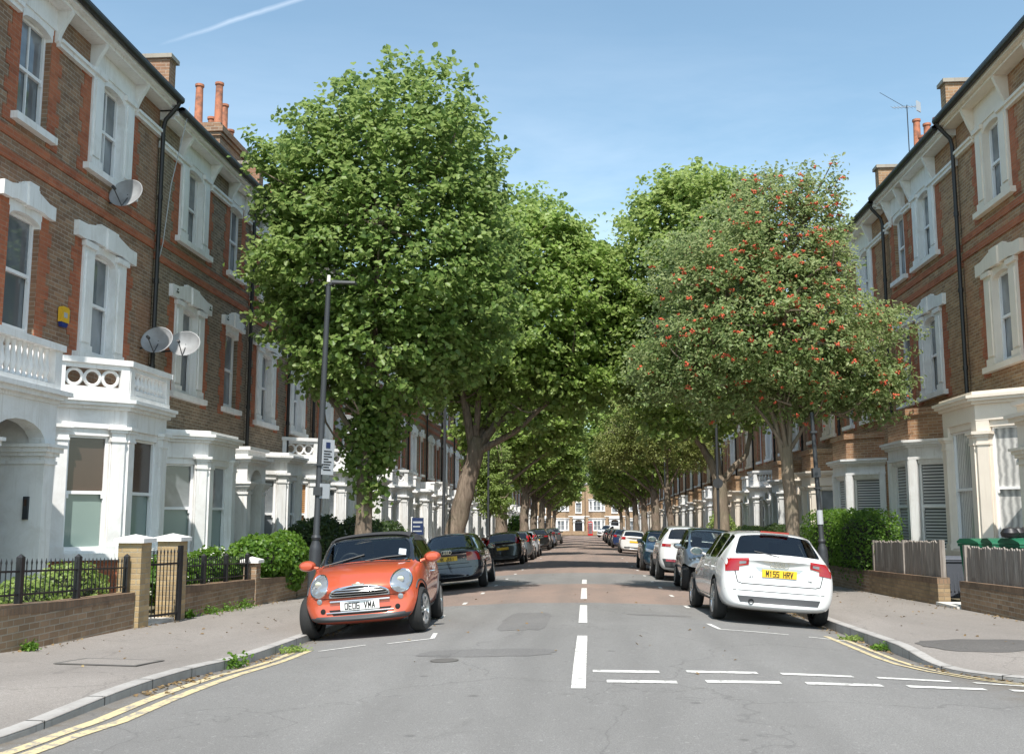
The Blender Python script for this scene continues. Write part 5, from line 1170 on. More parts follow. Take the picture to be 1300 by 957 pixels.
# ================================================================ TREES AND PLANTS
def leaf_mesh(name, P, N, size, rng, asp=.42, fold=.18, var=None, sv=.3, mats=None, parent=None, loc=None, nn=None):
    """P (n,3) positions, N (n,3) leaf normals; each leaf a folded six-point blade"""
    n = len(P); N = N/np.linalg.norm(N, axis=1, keepdims=True); a = rng.normal(size=(n, 3)); a[:, 2] -= .35
    t = a-N*(a*N).sum(1, keepdims=True); t /= np.linalg.norm(t, axis=1, keepdims=True); b = np.cross(N, t)
    s = (size*(1+sv*rng.uniform(-1, 1, n)))[:, None]; w = asp; f = fold
    base = P-t*s*.5; V = np.stack([base, base+t*s*.30+b*s*w+N*s*f, base+t*s*.72+b*s*w*.72+N*s*f*.8, base+t*s-N*s*.10, base+t*s*.72-b*s*w*.72+N*s*f*.8, base+t*s*.30-b*s*w+N*s*f], 1).reshape(-1, 3)
    idx = np.arange(n)[:, None]*6; q = np.concatenate([idx+np.array([[0, 1, 2, 3]]), idx+np.array([[0, 3, 4, 5]])], 1).reshape(-1)
    me = bpy.data.meshes.new(name); me.vertices.add(n*6); me.vertices.foreach_set('co', V.astype(np.float32).ravel()); me.loops.add(n*8); me.loops.foreach_set('vertex_index', q.astype(np.int32))
    me.polygons.add(n*2); me.polygons.foreach_set('loop_start', (np.arange(n*2)*4).astype(np.int32)); me.update(calc_edges=True)
    at = me.attributes.new('lv', 'FLOAT', 'FACE'); v = var if var is not None else rng.beta(2.2, 2.6, n); at.data.foreach_set('value', np.repeat(v, 2).astype(np.float32))
    me.materials.append(mats); o = bpy.data.objects.new(name, me); col.objects.link(o)
    if parent: o.parent = parent
    if loc: o.location = loc
    return o
def crown_points(rng, lobes, ncl, per, spread, shell=.5, rough=.16, sprig=.05, ymin=None, gap=0):
    C = np.array([l[0] for l in lobes], float); Rr = np.array([l[1] for l in lobes], float); w = np.array([(r[0]*r[1]*r[2])**(2/3.) for r in Rr]); w /= w.sum()
    k = rng.choice(len(lobes), ncl, p=w); d = rng.normal(size=(ncl, 3)); d /= np.linalg.norm(d, axis=1, keepdims=True)
    ph = rng.uniform(0, 6.28, (6,)); q = 1+rough*(np.sin(d[:, 0]*5+ph[0]+k)+np.sin(d[:, 1]*6+ph[1]+2*k)+np.sin(d[:, 2]*7+ph[2]+3*k)+.6*np.sin(d[:, 0]*13+d[:, 2]*11+ph[3]))/2.2
    u = 1-shell*rng.uniform(0, 1, ncl)**1.5; ex = rng.uniform(0, 1, ncl) < sprig; u = np.where(ex, u*rng.uniform(1.0, 1.13, ncl), u)
    cc = C[k]+d*Rr[k]*(u*q)[:, None]
    # drop clusters deep inside another lobe
    deep = np.zeros(ncl, bool)
    for j in range(len(lobes)): deep |= (j != k) & ((((cc-C[j])/Rr[j])**2).sum(1) < .42)
    keep = ~deep | (rng.uniform(0, 1, ncl) < .15)
    if gap:   # a few real gaps
        g = rng.normal(size=(gap, 3)); g /= np.linalg.norm(g, axis=1, keepdims=True); ctr = C.mean(0)
        for gd in g: keep &= ~((((cc-ctr)/np.linalg.norm(cc-ctr, axis=1, keepdims=True)) @ gd > .985))
    cc = cc[keep]; d = d[keep]
    out = cc-C.mean(0); out /= np.linalg.norm(out, axis=1, keepdims=True)
    tw = rng.normal(size=cc.shape); tw[:, 2] *= .3; tw /= np.linalg.norm(tw, axis=1, keepdims=True)   # each cluster stretches along a twig
    n = len(cc)*per; i = np.repeat(np.arange(len(cc)), per); g = rng.normal(size=(n, 3)); g[:, 2] *= .55
    P = cc[i]+g*spread*.6+(tw[i]*.6+out[i]*.6)*(rng.uniform(-1, 1, n)*spread*1.3)[:, None]
    N = out[i]*.45+np.array([0, 0, .75])+rng.normal(size=(n, 3))*.55
    cv = rng.uniform(-.16, .16, len(cc))[i]
    v = np.clip(rng.beta(2.4, 2.8, n)+cv, 0, 1)
    return P, N, v, cc
def limb(mb, pts, r0, r1, n=9, rng=None, wob=.0, smooth=4):
    pts = [Vector(p) for p in pts]; P = []
    m = len(pts)
    for i in range(m-1):
        a, b = pts[i], pts[i+1]; t0 = (pts[i+1]-pts[max(i-1, 0)])*.5; t1 = (pts[min(i+2, m-1)]-pts[i])*.5
        for k in range(smooth):
            t = k/smooth; h1 = 2*t**3-3*t**2+1; h2 = t**3-2*t**2+t; h3 = -2*t**3+3*t**2; h4 = t**3-t**2; P.append(a*h1+t0*h2+b*h3+t1*h4)
    P.append(pts[-1]); L = len(P)
    if rng is not None: P = [p+Vector(rng.normal(size=3))*wob*(0 if i == 0 else 1) for i, p in enumerate(P)]
    mb.tube(P, [r0+(r1-r0)*(i/(L-1))**.8 for i in range(L)], n)
def tree(name, label, x, y, trunk, tr, limbs, lobes, leaf, ncl, per, spread, size, bark=BARK, seed=1, asp=.42, group='street trees along the pavements', shell=.5, rough=.16, twigs=60, extra=None, fold=.18, gap=0, sprig=.05, loc=None):
    """coordinates are relative to the foot of the tree"""
    rng = np.random.default_rng(seed); z = gpave(x, y); root = empty(name, (x, y, z), 0, label, 'tree', group)
    mb = MB(); n = len(trunk); r0, r1 = tr
    tp = [Vector((trunk[0][0], trunk[0][1], -.3)), Vector((trunk[0][0], trunk[0][1], .05)), Vector((trunk[0][0], trunk[0][1], .35))]+[Vector(p) for p in trunk[1:]]
    L = len(tp); rad = [r0*1.75, r0*1.45, r0*1.1]+[r0+(r1-r0)*i/(L-4) if L > 4 else r1 for i in range(L-3)]
    P = []; RR = []
    for i in range(L-1):
        for k in range(4): t = k/4; P.append(tp[i].lerp(tp[i+1], t)+Vector(rng.normal(size=3))*r0*.06*(i > 0)); RR.append((rad[i]*(1-t)+rad[i+1]*t)*(1+rng.normal()*.03))
    P.append(tp[-1]); RR.append(rad[-1]*.9); mb.tube(P, RR, 14)
    ends = []
    for l in limbs: limb(mb, l[0], l[1], l[2], 9, rng, l[1]*.10); ends += [l[0][-1], l[0][len(l[0])//2]]
    Pp, N, v, cc = crown_points(rng, lobes, ncl, per, spread, shell, rough, sprig, gap=gap)
    E = np.array([tuple(e) for e in ends]+[tuple(trunk[-1])]) if ends else np.array([tuple(trunk[-1])])
    for q in rng.choice(len(cc), min(twigs, len(cc)), replace=False):
        j = np.argmin(((E-cc[q])**2).sum(1)); a = Vector(E[j]); b = Vector(cc[q]); m = a.lerp(b, .5)+Vector(rng.normal(size=3))*.25; limb(mb, [a, m, b], .045*max(1, r0*2.2), .010, 5, None, 0, 3)
    mb.build('trunk', bark, root)
    cr = leaf_mesh('crown', Pp, N, size, rng, asp, fold, v, mats=leaf, parent=root)
    if extra: extra(root, rng, cc, cr)
    return root
# --- big lime on the left: trunk at px 460, dense egg-shaped crown, leafy shoots hiding the trunk
tree('lime_tree', 'big dense dark green lime tree with leafy shoots on its trunk, behind the orange car', -4.9, 22.4,
     [(0, 0, 0), (.03, 0, 1.6), (.05, 0, 3.2), (.1, .1, 5.5), (.2, .1, 7.5)], (.19, .10),
     [([(.05, 0, 3.2), (-.8, -.3, 4.6), (-1.5, -.4, 6.2)], .08, .03), ([(.05, 0, 3.4), (.9, .2, 4.8), (1.7, .3, 6.6)], .08, .03), ([(.1, 0, 5), (.4, -.8, 6.4), (.5, -1.2, 8)], .06, .02)],
     [((.55, .2, 7.7), (2.85, 2.8, 2.9)), ((.75, .1, 9.7), (2.5, 2.4, 2.35)), ((.35, -.1, 5.4), (2.05, 2.0, 1.5)), ((-.7, 0, 7.0), (2.0, 2.0, 2.0)), ((1.8, 0, 6.3), (1.7, 1.8, 1.7)), ((-.8, 0, 9.3), (1.9, 1.9, 1.7)), ((.2, 0, 3.7), (.62, .6, .8)), ((.12, -.05, 2.5), (.40, .36, .5)), ((.15, -.1, 3.0), (.48, .42, .5))],
     LF_LIME, 3700, 22, .20, .124, seed=3, asp=.46, shell=.5, rough=.11, twigs=50, sprig=.10)
# --- leaning plane
tree('plane_tree', 'leaning plane tree with a thick bare trunk and forked limbs beyond the dark saloon', -4.95, 37.4,
     [(0, 0, 0), (.15, 0, 1.2), (.5, 0, 2.8), (.85, 0, 4.2), (1.0, 0, 4.9)], (.36, .30),
     [([(.9, 0, 4.3), (.55, -.2, 6.2), (.3, -.3, 8.4)], .22, .08), ([(1.0, 0, 4.5), (1.9, 0, 5.6), (3.0, .1, 6.4), (3.9, .2, 7.6)], .20, .06), ([(1.0, 0, 4.6), (1.6, .4, 6.4), (2.1, .6, 8.6)], .18, .06), ([(1.0, 0, 4.4), (2.3, -.5, 5.0), (3.5, -.8, 6.0), (4.2, -1, 7)], .15, .05), ([(.95, 0, 4.7), (1.1, -.5, 6.6), (1.4, -.8, 9)], .16, .05)],
     [((2.6, 0, 9.6), (3.2, 3.4, 4.3)), ((4.2, -.5, 9.3), (2.5, 2.6, 3.3)), ((.9, 0, 8.8), (2.2, 2.6, 2.8)), ((2.7, .3, 11.6), (2.5, 2.8, 2.5)), ((4.7, -.4, 7.2), (1.6, 1.8, 1.6)), ((4.6, .3, 10.9), (1.8, 2.0, 1.8)), ((-.6, .5, 7.3), (1.5, 2, 1.6))],
     LF_PLANE, 3300, 22, .28, .165, BARK, seed=8, asp=.5, shell=.6, twigs=70)
# --- rowan with berries on the right
def berries(root, rng, cc, cr):
    b = MB(); out = np.array([.1, -1., .25]); sc = (cc @ out); order = np.argsort(-sc+rng.normal(size=len(cc))*1.6)[:620]
    import itertools
    ico = bmesh.new(); bmesh.ops.create_icosphere(ico, subdivisions=1, radius=1); iv = [v.co.copy() for v in ico.verts]; jf = [[v.index for v in f.verts] for f in ico.faces]; ico.free()
    for q in order:
        c0 = cc[q]+rng.normal(size=3)*.06+np.array([0, -.08, -.02]); big = rng.uniform(.18, 1.0)
        for k in range(int(5+7*big)):
            p = c0+rng.normal(size=3)*np.array([.042, .042, .026])*big; r = .021*rng.uniform(.8, 1.2); b.add([(v.x*r+p[0], v.y*r+p[1], v.z*r+p[2]) for v in iv], jf, 0, True)
    me = bpy.data.meshes.new('berries'); me.from_pydata(b.v, [], b.f); me.materials.append(BERRY); o = bpy.data.objects.new('berries', me); col.objects.link(o); o.parent = root
tree('rowan_tree', 'rowan tree with clusters of orange-red berries on several stems, by the right hedge', 4.62, 23.6,
     [(0, 0, 0), (0, 0, 1.5), (-.05, 0, 2.6), (-.08, 0, 3.3)], (.15, .13),
     [([(-.05, 0, 2.5), (-.28, 0, 3.8), (-.62, -.1, 4.8), (-1.1, -.1, 6.2)], .085, .03), ([(-.05, 0, 2.9), (.05, 0, 4.3), (.1, .1, 6.4)], .09, .03), ([(-.05, 0, 3.0), (-.12, .2, 4.4), (-.3, .3, 7)], .07, .025), ([(-.02, 0, 3.2), (.6, 0, 4.2), (1.5, 0, 5.4)], .05, .02), ([(-.1, 0, 3.3), (-.9, -.1, 4.4), (-2.0, -.1, 5.2)], .05, .02), ([(-.06, 0, 3.0), (-.25, -.3, 4.4), (-.2, -.6, 6)], .06, .02)],
     [((-.55, 0, 6.1), (2.5, 2.4, 2.1)), ((-.35, 0, 7.7), (1.85, 2.0, 1.9)), ((-1.6, 0, 5.2), (1.7, 1.7, 1.2)), ((1.0, 0, 5.6), (1.8, 1.8, 1.5)), ((1.75, -.2, 4.7), (.9, 1.1, .9)), ((-2.9, -.1, 5.0), (.8, 1.0, .75)), ((.2, -.2, 8.5), (1.3, 1.2, 1.3)), ((-1.5, 0, 7.3), (1.5, 1.5, 1.3)), ((.2, -.1, 4.6), (1.0, 1.2, .7))],
     LF_ROWAN, 4700, 24, .19, .098, BARK2, seed=12, asp=.27, shell=.8, rough=.18, twigs=150, extra=berries, fold=.10, sprig=.16, gap=4)
# --- plane on the right behind it
tree('plane_tree', 'tall pale-leaved plane tree rising behind the rowan on the right', 4.75, 37.0,
     [(0, 0, 0), (.02, 0, 1.5), (.0, 0, 3.2)], (.28, .27),
     [([(0, 0, 3.0), (-.35, 0, 4.0), (-.9, 0, 4.9), (-1.5, 0, 6.3)], .19, .07), ([(0, 0, 3.1), (.5, 0, 3.7), (.95, 0, 4.2), (1.2, .1, 5.6), (1.0, .1, 8)], .14, .05), ([(0, 0, 3.2), (-.1, .3, 5.4), (-.2, .4, 8)], .14, .05)],
     [((-1.0, 0, 10.8), (2.85, 2.9, 3.5)), ((-.5, 0, 12.9), (2.3, 2.3, 1.9)), ((.5, .3, 10.4), (2.4, 2.6, 3.2)), ((-2.4, 0, 8.3), (1.7, 2.0, 2.4)), ((-1.3, -.3, 6.4), (2.0, 2.0, 1.8)), ((1.2, 0, 6.8), (1.9, 2, 1.8))],
     LF_PALE, 3200, 22, .27, .155, BARK2, seed=21, asp=.5, shell=.6, twigs=50, sprig=.09)
# --- young light-green tree on the left
tree('sapling', 'slim young light green tree between two thick trunks on the left', -4.6, 49.0, [(0, 0, 0), (0, 0, 1.6), (.05, 0, 3.4)], (.06, .04), [([(0, 0, 2), (.3, 0, 3.2), (.5, 0, 4.4)], .03, .01), ([(0, 0, 2.2), (-.4, 0, 3.4), (-.5, 0, 4.6)], .03, .01)],
     [((0, 0, 4.0), (1.15, 1.1, 1.7)), ((.35, 0, 3.0), (.9, .9, .9)), ((-.1, 0, 5.4), (.75, .7, .9))], LF_PALE, 520, 20, .16, .12, BARK2, seed=31, asp=.3, shell=.9, group=None, twigs=40)
# --- thick plane trees down the street
def plane_proto(name, label, x, y, s, h, seed, leaf=LF_PLANE, tr=.40, ncl=1800):
    return tree(name, label, x, y, [(0, 0, 0), (.02*s, 0, 1.6), (.1*s, 0, 3.4), (.15*s, 0, 4.2)], (tr, tr*.8),
        [([(.12*s, 0, 3.9), (.8*s, 0, 5.2), (1.9*s, .1, 6.6), (2.8*s, 0, 8)], tr*.5, .06), ([(.12*s, 0, 4.0), (-.4*s, 0, 5.6), (-1.0*s, .2, 7.6)], tr*.5, .06), ([(.14*s, 0, 4.1), (.3*s, -.3, 6.2), (.5*s, -.4, 8.6)], tr*.45, .05), ([(.12*s, 0, 3.9), (1.4*s, -.5, 4.9), (2.6*s, -.8, 5.8)], tr*.35, .05)],
        [((.9*s, 0, h*.70), (3.4, 3.4, h*.26)), ((2.6*s, 0, h*.68), (2.3, 2.7, h*.21)), ((-.7*s, 0, h*.66), (2.3, 2.5, h*.22)), ((1.1*s, 0, h*.86), (2.2, 2.3, h*.14)), ((3.4*s, -.4, h*.60), (1.5, 1.9, h*.11)), ((.0*s, .3, h*.50), (2.0, 2.0, h*.12))],
        leaf, ncl, 20, .33, .21, BARK, seed=seed, asp=.52, shell=.7, twigs=40)
pL = plane_proto('plane_tree', 'stout plane tree just beyond the light green sapling on the left', -4.75, 57.5, 1, 12.6, 41, tr=.36)
pR = plane_proto('plane_tree', 'dark plane tree hanging low over the parked cars, right of the road centre', 4.8, 71.5, -1, 12.2, 43, tr=.30)
tree('robinia_tree', 'thin dark-stemmed robinia with yellowish feathery leaves, beyond the right-hand plane', 4.75, 56.5,
     [(0, 0, 0), (-.12, 0, 1.5), (-.3, 0, 3.0), (-.35, 0, 3.6)], (.19, .15), [([(-.35, 0, 3.4), (-.9, 0, 4.8), (-1.6, 0, 6.4)], .10, .03), ([(-.35, 0, 3.5), (.3, 0, 4.8), (1.0, 0, 6.0)], .10, .03), ([(-.35, 0, 3.5), (-.3, -.2, 5.4), (-.2, -.3, 7.4)], .09, .03)],
     [((-.4, 0, 6.6), (2.6, 2.6, 1.9)), ((-2.1, 0, 6.2), (1.8, 2.0, 1.5)), ((1.2, 0, 5.8), (1.5, 1.7, 1.2)), ((-1.4, 0, 8.4), (2.2, 2.2, 1.6)), ((-3.4, 0, 5.6), (1.1, 1.4, 1.0))], LF_OLIVE, 1500, 20, .26, .13, BARK, seed=45, asp=.28, shell=.85, rough=.2, twigs=60, sprig=.1)
def tcopy(src, x, y, label, rz=0, s=1.):
    c = copy_tree(src); c.location = (x, y, gpave(x, y)); c.rotation_euler = (0, 0, rz); c.scale = (s, s, s); c['label'] = label; return c
for (y, lab, rz, s) in ((78, 'thick-trunked plane tree, second beyond the sapling on the left', .35, 1.0), (92, 'plane tree, third beyond the sapling on the left', -.3, .95), (108, 'fork-trunked plane tree, fourth beyond the sapling on the left', .2, 1.02), (128, 'far plane tree, fifth beyond the sapling on the left', -.2, .95), (150, 'last plane tree before the street end on the left', .3, .85)): tcopy(pL, -4.7, y, lab, rz, s)
for (y, lab, rz, s) in ((86, 'plane tree, second beyond the robinia on the right', -.3, .95), (101, 'plane tree, third beyond the robinia on the right', .3, 1.0), (120, 'far plane tree, fourth beyond the robinia on the right', -.25, .92), (142, 'last plane tree before the street end on the right', .2, .86)): tcopy(pR, 4.85, y, lab, rz, s)
# ---------------------------------------------------------------- hedges and shrubs
def bush(name, label, x, y, z, boxes, leaf, n, size, cat='hedge', seed=1, asp=.45, core=True, extra=None, stems=True, corem=None):
    """boxes: (cx,cy,cz,rx,ry,rz,power): rounded boxes/ellipsoids with leafy shell"""
    rng = np.random.default_rng(seed); root = empty(name, (x, y, z), 0, label, cat)
    Ps, Ns = [], []
    for (cx, cy, cz, rx, ry, rz, pw) in boxes:
        m = int(n*((rx*ry+ry*rz+rx*rz)/sum(b[3]*b[4]+b[4]*b[5]+b[3]*b[5] for b in boxes)))
        d = rng.normal(size=(m, 3)); l = (np.abs(d)**pw).sum(1)**(1/pw); d = d/l[:, None]; r = 1-.22*rng.uniform(0, 1, m)**1.6+.05*np.sin(d[:, 1]*9+cx)+.04*np.sin(d[:, 2]*11+d[:, 0]*7)+rng.normal(size=m)*.03
        p = d*r[:, None]*np.array([rx, ry, rz])+np.array([cx, cy, cz]); Ps.append(p); Ns.append(d*.8+rng.normal(size=(m, 3))*.6+np.array([0, 0, .4]))
    P = np.concatenate(Ps); N = np.concatenate(Ns)
    P = P[P[:, 2] > .02]; N = np.concatenate(Ns)[np.concatenate(Ps)[:, 2] > .02]
    if stems:
        b = MB(); 
        for (cx, cy, cz, rx, ry, rz, pw) in boxes:
            for k in range(10): a = rng.uniform(-.7, .7, 4); b.tube([(cx+rx*a[0]*.6, cy+ry*a[1], 0), (cx+rx*a[2], cy+ry*a[3], cz+rz*.5)], [.018, .008], 5)
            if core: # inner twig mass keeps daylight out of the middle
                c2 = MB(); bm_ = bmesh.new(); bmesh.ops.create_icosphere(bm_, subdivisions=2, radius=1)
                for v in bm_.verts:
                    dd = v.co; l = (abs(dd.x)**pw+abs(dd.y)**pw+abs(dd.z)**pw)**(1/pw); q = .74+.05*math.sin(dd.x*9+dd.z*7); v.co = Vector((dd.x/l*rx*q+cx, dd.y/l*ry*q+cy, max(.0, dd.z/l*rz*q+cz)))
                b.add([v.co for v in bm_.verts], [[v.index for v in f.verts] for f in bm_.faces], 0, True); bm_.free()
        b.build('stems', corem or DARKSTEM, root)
    leaf_mesh('foliage', P, N, size, rng, asp, .15, None, mats=leaf, parent=root)
    if extra: extra(root, rng, P)
    return root
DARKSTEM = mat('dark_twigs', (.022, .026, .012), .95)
def blooms(m, k, r=.03, name='flowers'):
    def f(root, rng, P):
        b = MB()
        for q in rng.choice(len(P), min(k, len(P)), replace=False):
            p = P[q]*1.0; p[2] += .03
            for _ in range(3):
                a = rng.normal(size=3)*.02; b.lathe([(0, .012), (r, 0), (0, -.012)], (p[0]+a[0], p[1]+a[1], p[2]+a[2]), 'z', 6)
        b.build(name, m, root)
    return f
Z = lambda x, y: gpave(x, y)
bush('shrub', 'tall bright green spreading bush overhanging the left garden wall before the street lamp', -6.80, 21.6, Z(-6.5, 21), [(0, -.3, .85, .58, 1.2, .50, 2), (.15, .9, .85, .5, 1.0, .55, 2), (.35, .6, .55, .3, .8, .45, 2), (-.3, 0, .6, .5, 1.2, .6, 2)], LF_HEDGE, 8000, .085, 'bush', 51)
bush('shrub', 'dark green bush with white blossom behind the street lamp', -6.75, 25.3, Z(-6.5, 25), [(0, 0, .95, .7, 1.5, .8, 2.2), (.1, .6, 1.35, .5, .8, .5, 2)], LF_DARK, 6000, .085, 'bush', 52, extra=blooms(FLOWER, 60, .028))
bush('shrub', 'low leafy plants with small white flowers behind the railing right of the gate', -7.1, 17.5, Z(-6.5, 17), [(0, 0, .55, .5, .95, .45, 2), (.1, 1.3, .6, .4, .7, .45, 2)], LF_HEDGE, 3500, .07, 'bush', 53, extra=blooms(FLOWER, 90, .022))
bush('shrub', 'yellowish green low shrub behind the nearest left railing', -7.15, 13.4, Z(-6.5, 13), [(0, -.6, .35, .4, .9, .4, 2), (.0, .6, .45, .4, .8, .45, 2), (.1, -1.9, .35, .3, .7, .35, 2)], LF_PALE, 4500, .06, 'bush', 54)
bush('hedge', 'dark green hedge between the big lime trunk and the leaning plane', -6.5, 31.0, Z(-6.5, 31), [(0, -1.5, .95, .6, 1.8, .95, 2.6), (.1, 1.6, .85, .6, 1.9, .9, 2.6)], LF_DARK, 7000, .095, 'hedge', 55)
bush('hedge', 'small green hedge tuft beside the blue estate agent board', -6.6, 35.6, Z(-6.5, 35), [(0, 0, .8, .5, 1.2, .8, 2.4)], LF_HEDGE, 2200, .1, 'hedge', 56)
bush('hedge', 'tall clipped green hedge above the right garden wall behind the white hatchback', 6.95, 26.6, Z(6.75, 26), [(0, -.15, 1.02, .5, 2.0, .86, 6), (0, 3.2, 1.05, .5, 1.9, .86, 6)], LF_HEDGE, 15000, .06, 'hedge', 57)
bush('hedge', 'lower dark clipped hedge just right of the pale plane trunk', 6.9, 36.5, Z(6.75, 36), [(0, 0, .85, .5, 2.4, .75, 5)], LF_DARK, 6000, .075, 'hedge', 58)
bush('hedge', 'long light green hedge left of the pale plane trunk', 6.9, 43.5, Z(6.75, 43), [(0, 0, .85, .5, 3.6, .7, 5)], LF_PALE, 6000, .09, 'hedge', 59, extra=blooms(PINKF, 25, .04, 'pink_flowers'))
bush('shrub', 'yellow-green shrub beyond the long light green hedge on the right', 6.7, 52, Z(6.75, 52), [(0, 0, 1.2, .7, 1.6, 1.2, 2)], LF_PALE, 2500, .11, 'bush', 60)
bush('shrub', 'green shrub near the foot of the fork-trunked plane on the left', -6.6, 98, Z(-6.5, 98), [(0, 0, 1.4, .9, 2.4, 1.4, 2)], LF_HEDGE, 2200, .14, 'bush', 61)
# weeds at the walls and kerbs
def weed(x, y, z, r, h, label, seed, leaf=LF_HEDGE, n=160):
    rng = np.random.default_rng(seed); P = rng.normal(size=(n, 3))*np.array([r*.5, r*.5, 0]); P[:, 2] = np.abs(rng.normal(size=n))*h*.5+.015; N = rng.normal(size=(n, 3))*.7+np.array([0, 0, .7])
    o = leaf_mesh('weed', P, N, .045, rng, .3, .1, mats=leaf, loc=(x, y, z)); return tag(o, label, 'weed', 'weeds in the pavement cracks')
for i, (x, y, r, h, lab) in enumerate(((-3.72, 10.9, .14, .12, 'leafy weed growing from the left kerb joint beside the yellow lines'), (-6.28, 16.15, .12, .10, 'small weed at the foot of the right-hand gate pier'), (-6.28, 17.1, .22, .12, 'bushy weed along the foot of the left garden wall'), (-6.28, 17.9, .25, .12, 'longer strip of weeds by the left garden wall'), (-6.28, 18.8, .2, .13, 'weed nearest the big bush at the left wall foot'), (-6.2, 11.3, .08, .07, 'tiny weed at the wall foot, nearest the camera on the left'), (3.68, 13.45, .14, .07, 'green weed in the right gutter by the yellow lines'), (3.62, 14.6, .15, .05, 'low moss patch in the right gutter just behind the white hatchback'), (-3.55, 12.5, .18, .05, 'dry weed patch at the kerb beside the orange car wheel'))):
    weed(x, y, (gpave if abs(x) > 5 else groad)(x, y), r, h, lab, 70+i, LF_PALE if i in (7, 8) else LF_HEDGE)
# ================================================================ STREET FURNITURE, WALLS, FENCES
def gwall(name, label, x, y0, y1, h, m, cap=None, th=.22, group=None, steps=1):
    root = empty(name, (x, y0, gpave(x, y0)), 0, label, 'wall', group); b = MB(); c = MB()
    n = max(1, int((y1-y0)/1.5))
    for i in range(n):
        a, d = (y1-y0)*i/n, (y1-y0)*(i+1)/n; za = gpave(x, y0+a)-gpave(x, y0); zb = gpave(x, y0+d)-gpave(x, y0)
        for mb, z0, z1, t in ((b, -.4, h-.11, th/2), (c, h-.11, h, th/2+.006)):
            mb.add([(-t, a, za+z0), (t, a, za+z0), (t, d, zb+z0), (-t, d, zb+z0), (-t, a, za+z1), (t, a, za+z1), (t, d, zb+z1), (-t, d, zb+z1)], [(0, 1, 5, 4), (1, 2, 6, 5), (2, 3, 7, 6), (3, 0, 4, 7), (4, 5, 6, 7)])
    b.build('brickwork', m, root); c.build('coping', cap or COPB, root); return root
COPB = brickmat('brick_on_edge_coping', (.30, .19, .12), (.22, .14, .09), (.2, .16, .12), (.36, .25, .16), .4, .45, .075, .12)
def pier(label, x, y, h, m, w=.34, cap=FLAGST):
    root = empty('gate_pier', (x, y, gpave(x, y)), 0, label, 'pier'); b = MB(); b.box(-w/2, -w/2, -.4, w/2, w/2, h); b.build('brickwork', m, root)
    c = MB(); e = w/2+.05; c.add([(-e, -e, h), (e, -e, h), (e, e, h), (-e, e, h), (-e, -e, h+.06), (e, -e, h+.06), (e, e, h+.06), (-e, e, h+.06), (0, 0, h+.12)], [(0, 1, 5, 4), (1, 2, 6, 5), (2, 3, 7, 6), (3, 0, 4, 7), (4, 5, 8), (5, 6, 8), (6, 7, 8), (7, 4, 8), (0, 3, 2, 1)]); c.build('cap', cap, root); return root
WX = -6.45
gwall('garden_wall', 'low brown brick wall under the nearest left railing', WX, 8.6, 14.26, .49, BR_W)
gwall('garden_wall', 'low brick wall right of the open gateway, under the second railing', WX, 15.98, 19.55, .49, BR_W)
gwall('garden_wall', 'dark low wall under the big bush beside the orange car', WX, 19.85, 26.4, .49, BR_W)
gwall('garden_wall', 'garden wall beyond the street lamp on the left', WX, 26.6, 60, .7, WHITE, WHITE)
gwall('garden_wall', 'far white garden wall along the left pavement', WX, 60.2, 172, .8, WHITE, WHITE)
pier('yellow brick gate pier with white cap, nearer of the two at the left gate', WX, 14.45, 1.18, BR_Y)
pier('yellow brick gate pier with white cap, farther of the two at the left gate', WX, 15.80, 1.20, BR_Y)
pier('small squat brick pier with white cap by the big bush', WX, 19.7, .80, BR_W, .26)
def railing(name, label, x, y0, y1, zb, h, posts, step=.105):
    root = empty(name, (x, y0, gpave(x, y0)+zb), 0, label, 'railing'); L = y1-y0; sl_ = (gpave(x, y1)-gpave(x, y0))/L; b = MB(); r = MB(); n = int(L/step)
    for i in range(n+1):
        y = L*i/n; z = sl_*y; b.tube([(0, y, z+.02), (0, y, z+h-.06)], .008, 6); b.tube([(0, y, z+h-.06), (0, y, z+h-.03), (0, y, z+h+.02)], [.008, .014, .001], 6, caps=False)
    for z in (.07, h-.14): r.box(-.016, 0, z, .016, L, z+.022) if abs(sl_) < .001 else r.add([(-.016, 0, z), (.016, 0, z), (.016, L, z+sl_*L), (-.016, L, z+sl_*L), (-.016, 0, z+.022), (.016, 0, z+.022), (.016, L, z+sl_*L+.022), (-.016, L, z+sl_*L+.022)], [(0, 3, 2, 1), (4, 5, 6, 7), (0, 1, 5, 4), (1, 2, 6, 5), (2, 3, 7, 6), (3, 0, 4, 7)])
    b.build('bars', BLACK, root); r.build('rails', BLACK, root)
    for p in posts: q = MB(); z = sl_*p; q.box(-.035, p-.035, z-.05, .035, p+.035, z+h+.03); q.add([(-.035, p-.035, z+h+.03), (.035, p-.035, z+h+.03), (.035, p+.035, z+h+.03), (-.035, p+.035, z+h+.03), (0, p, z+h+.07)], [(0, 1, 4), (1, 2, 4), (2, 3, 4), (3, 0, 4)]); q.build('post', BLACK, root)
    return root
railing('iron_railing', 'black spiked iron railing on the nearest left garden wall', WX, 8.7, 14.26, .49, .47, (.05, 1.3, 2.75, 4.1, 5.5))
railing('iron_railing', 'black iron railing on the wall right of the gate, flowers behind', WX, 16.0, 19.5, .49, .44, (.05, 1.15, 2.25, 3.4))
gt_ = empty('iron_gate', (WX, 14.66, gpave(WX, 14.8)), R_(-18), 'black iron bar gate standing ajar between the two yellow piers', 'gate'); b = MB(); r = MB()
for i in range(11): y = .04+.075*i; b.tube([(0, y, .08), (0, y, 1.0)], .008, 6); b.tube([(0, y, 1.0), (0, y, 1.03), (0, y, 1.08)], [.008, .014, .001], 6, caps=False)
for z in (.1, .84): r.box(-.015, 0, z, .015, .85, z+.03)
r.box(-.025, -.02, .0, .025, .03, 1.12); r.box(-.03, .82, .0, .03, .88, 1.12); b.build('bars', BLACK, gt_); r.build('gate_frame', BLACK, gt_)
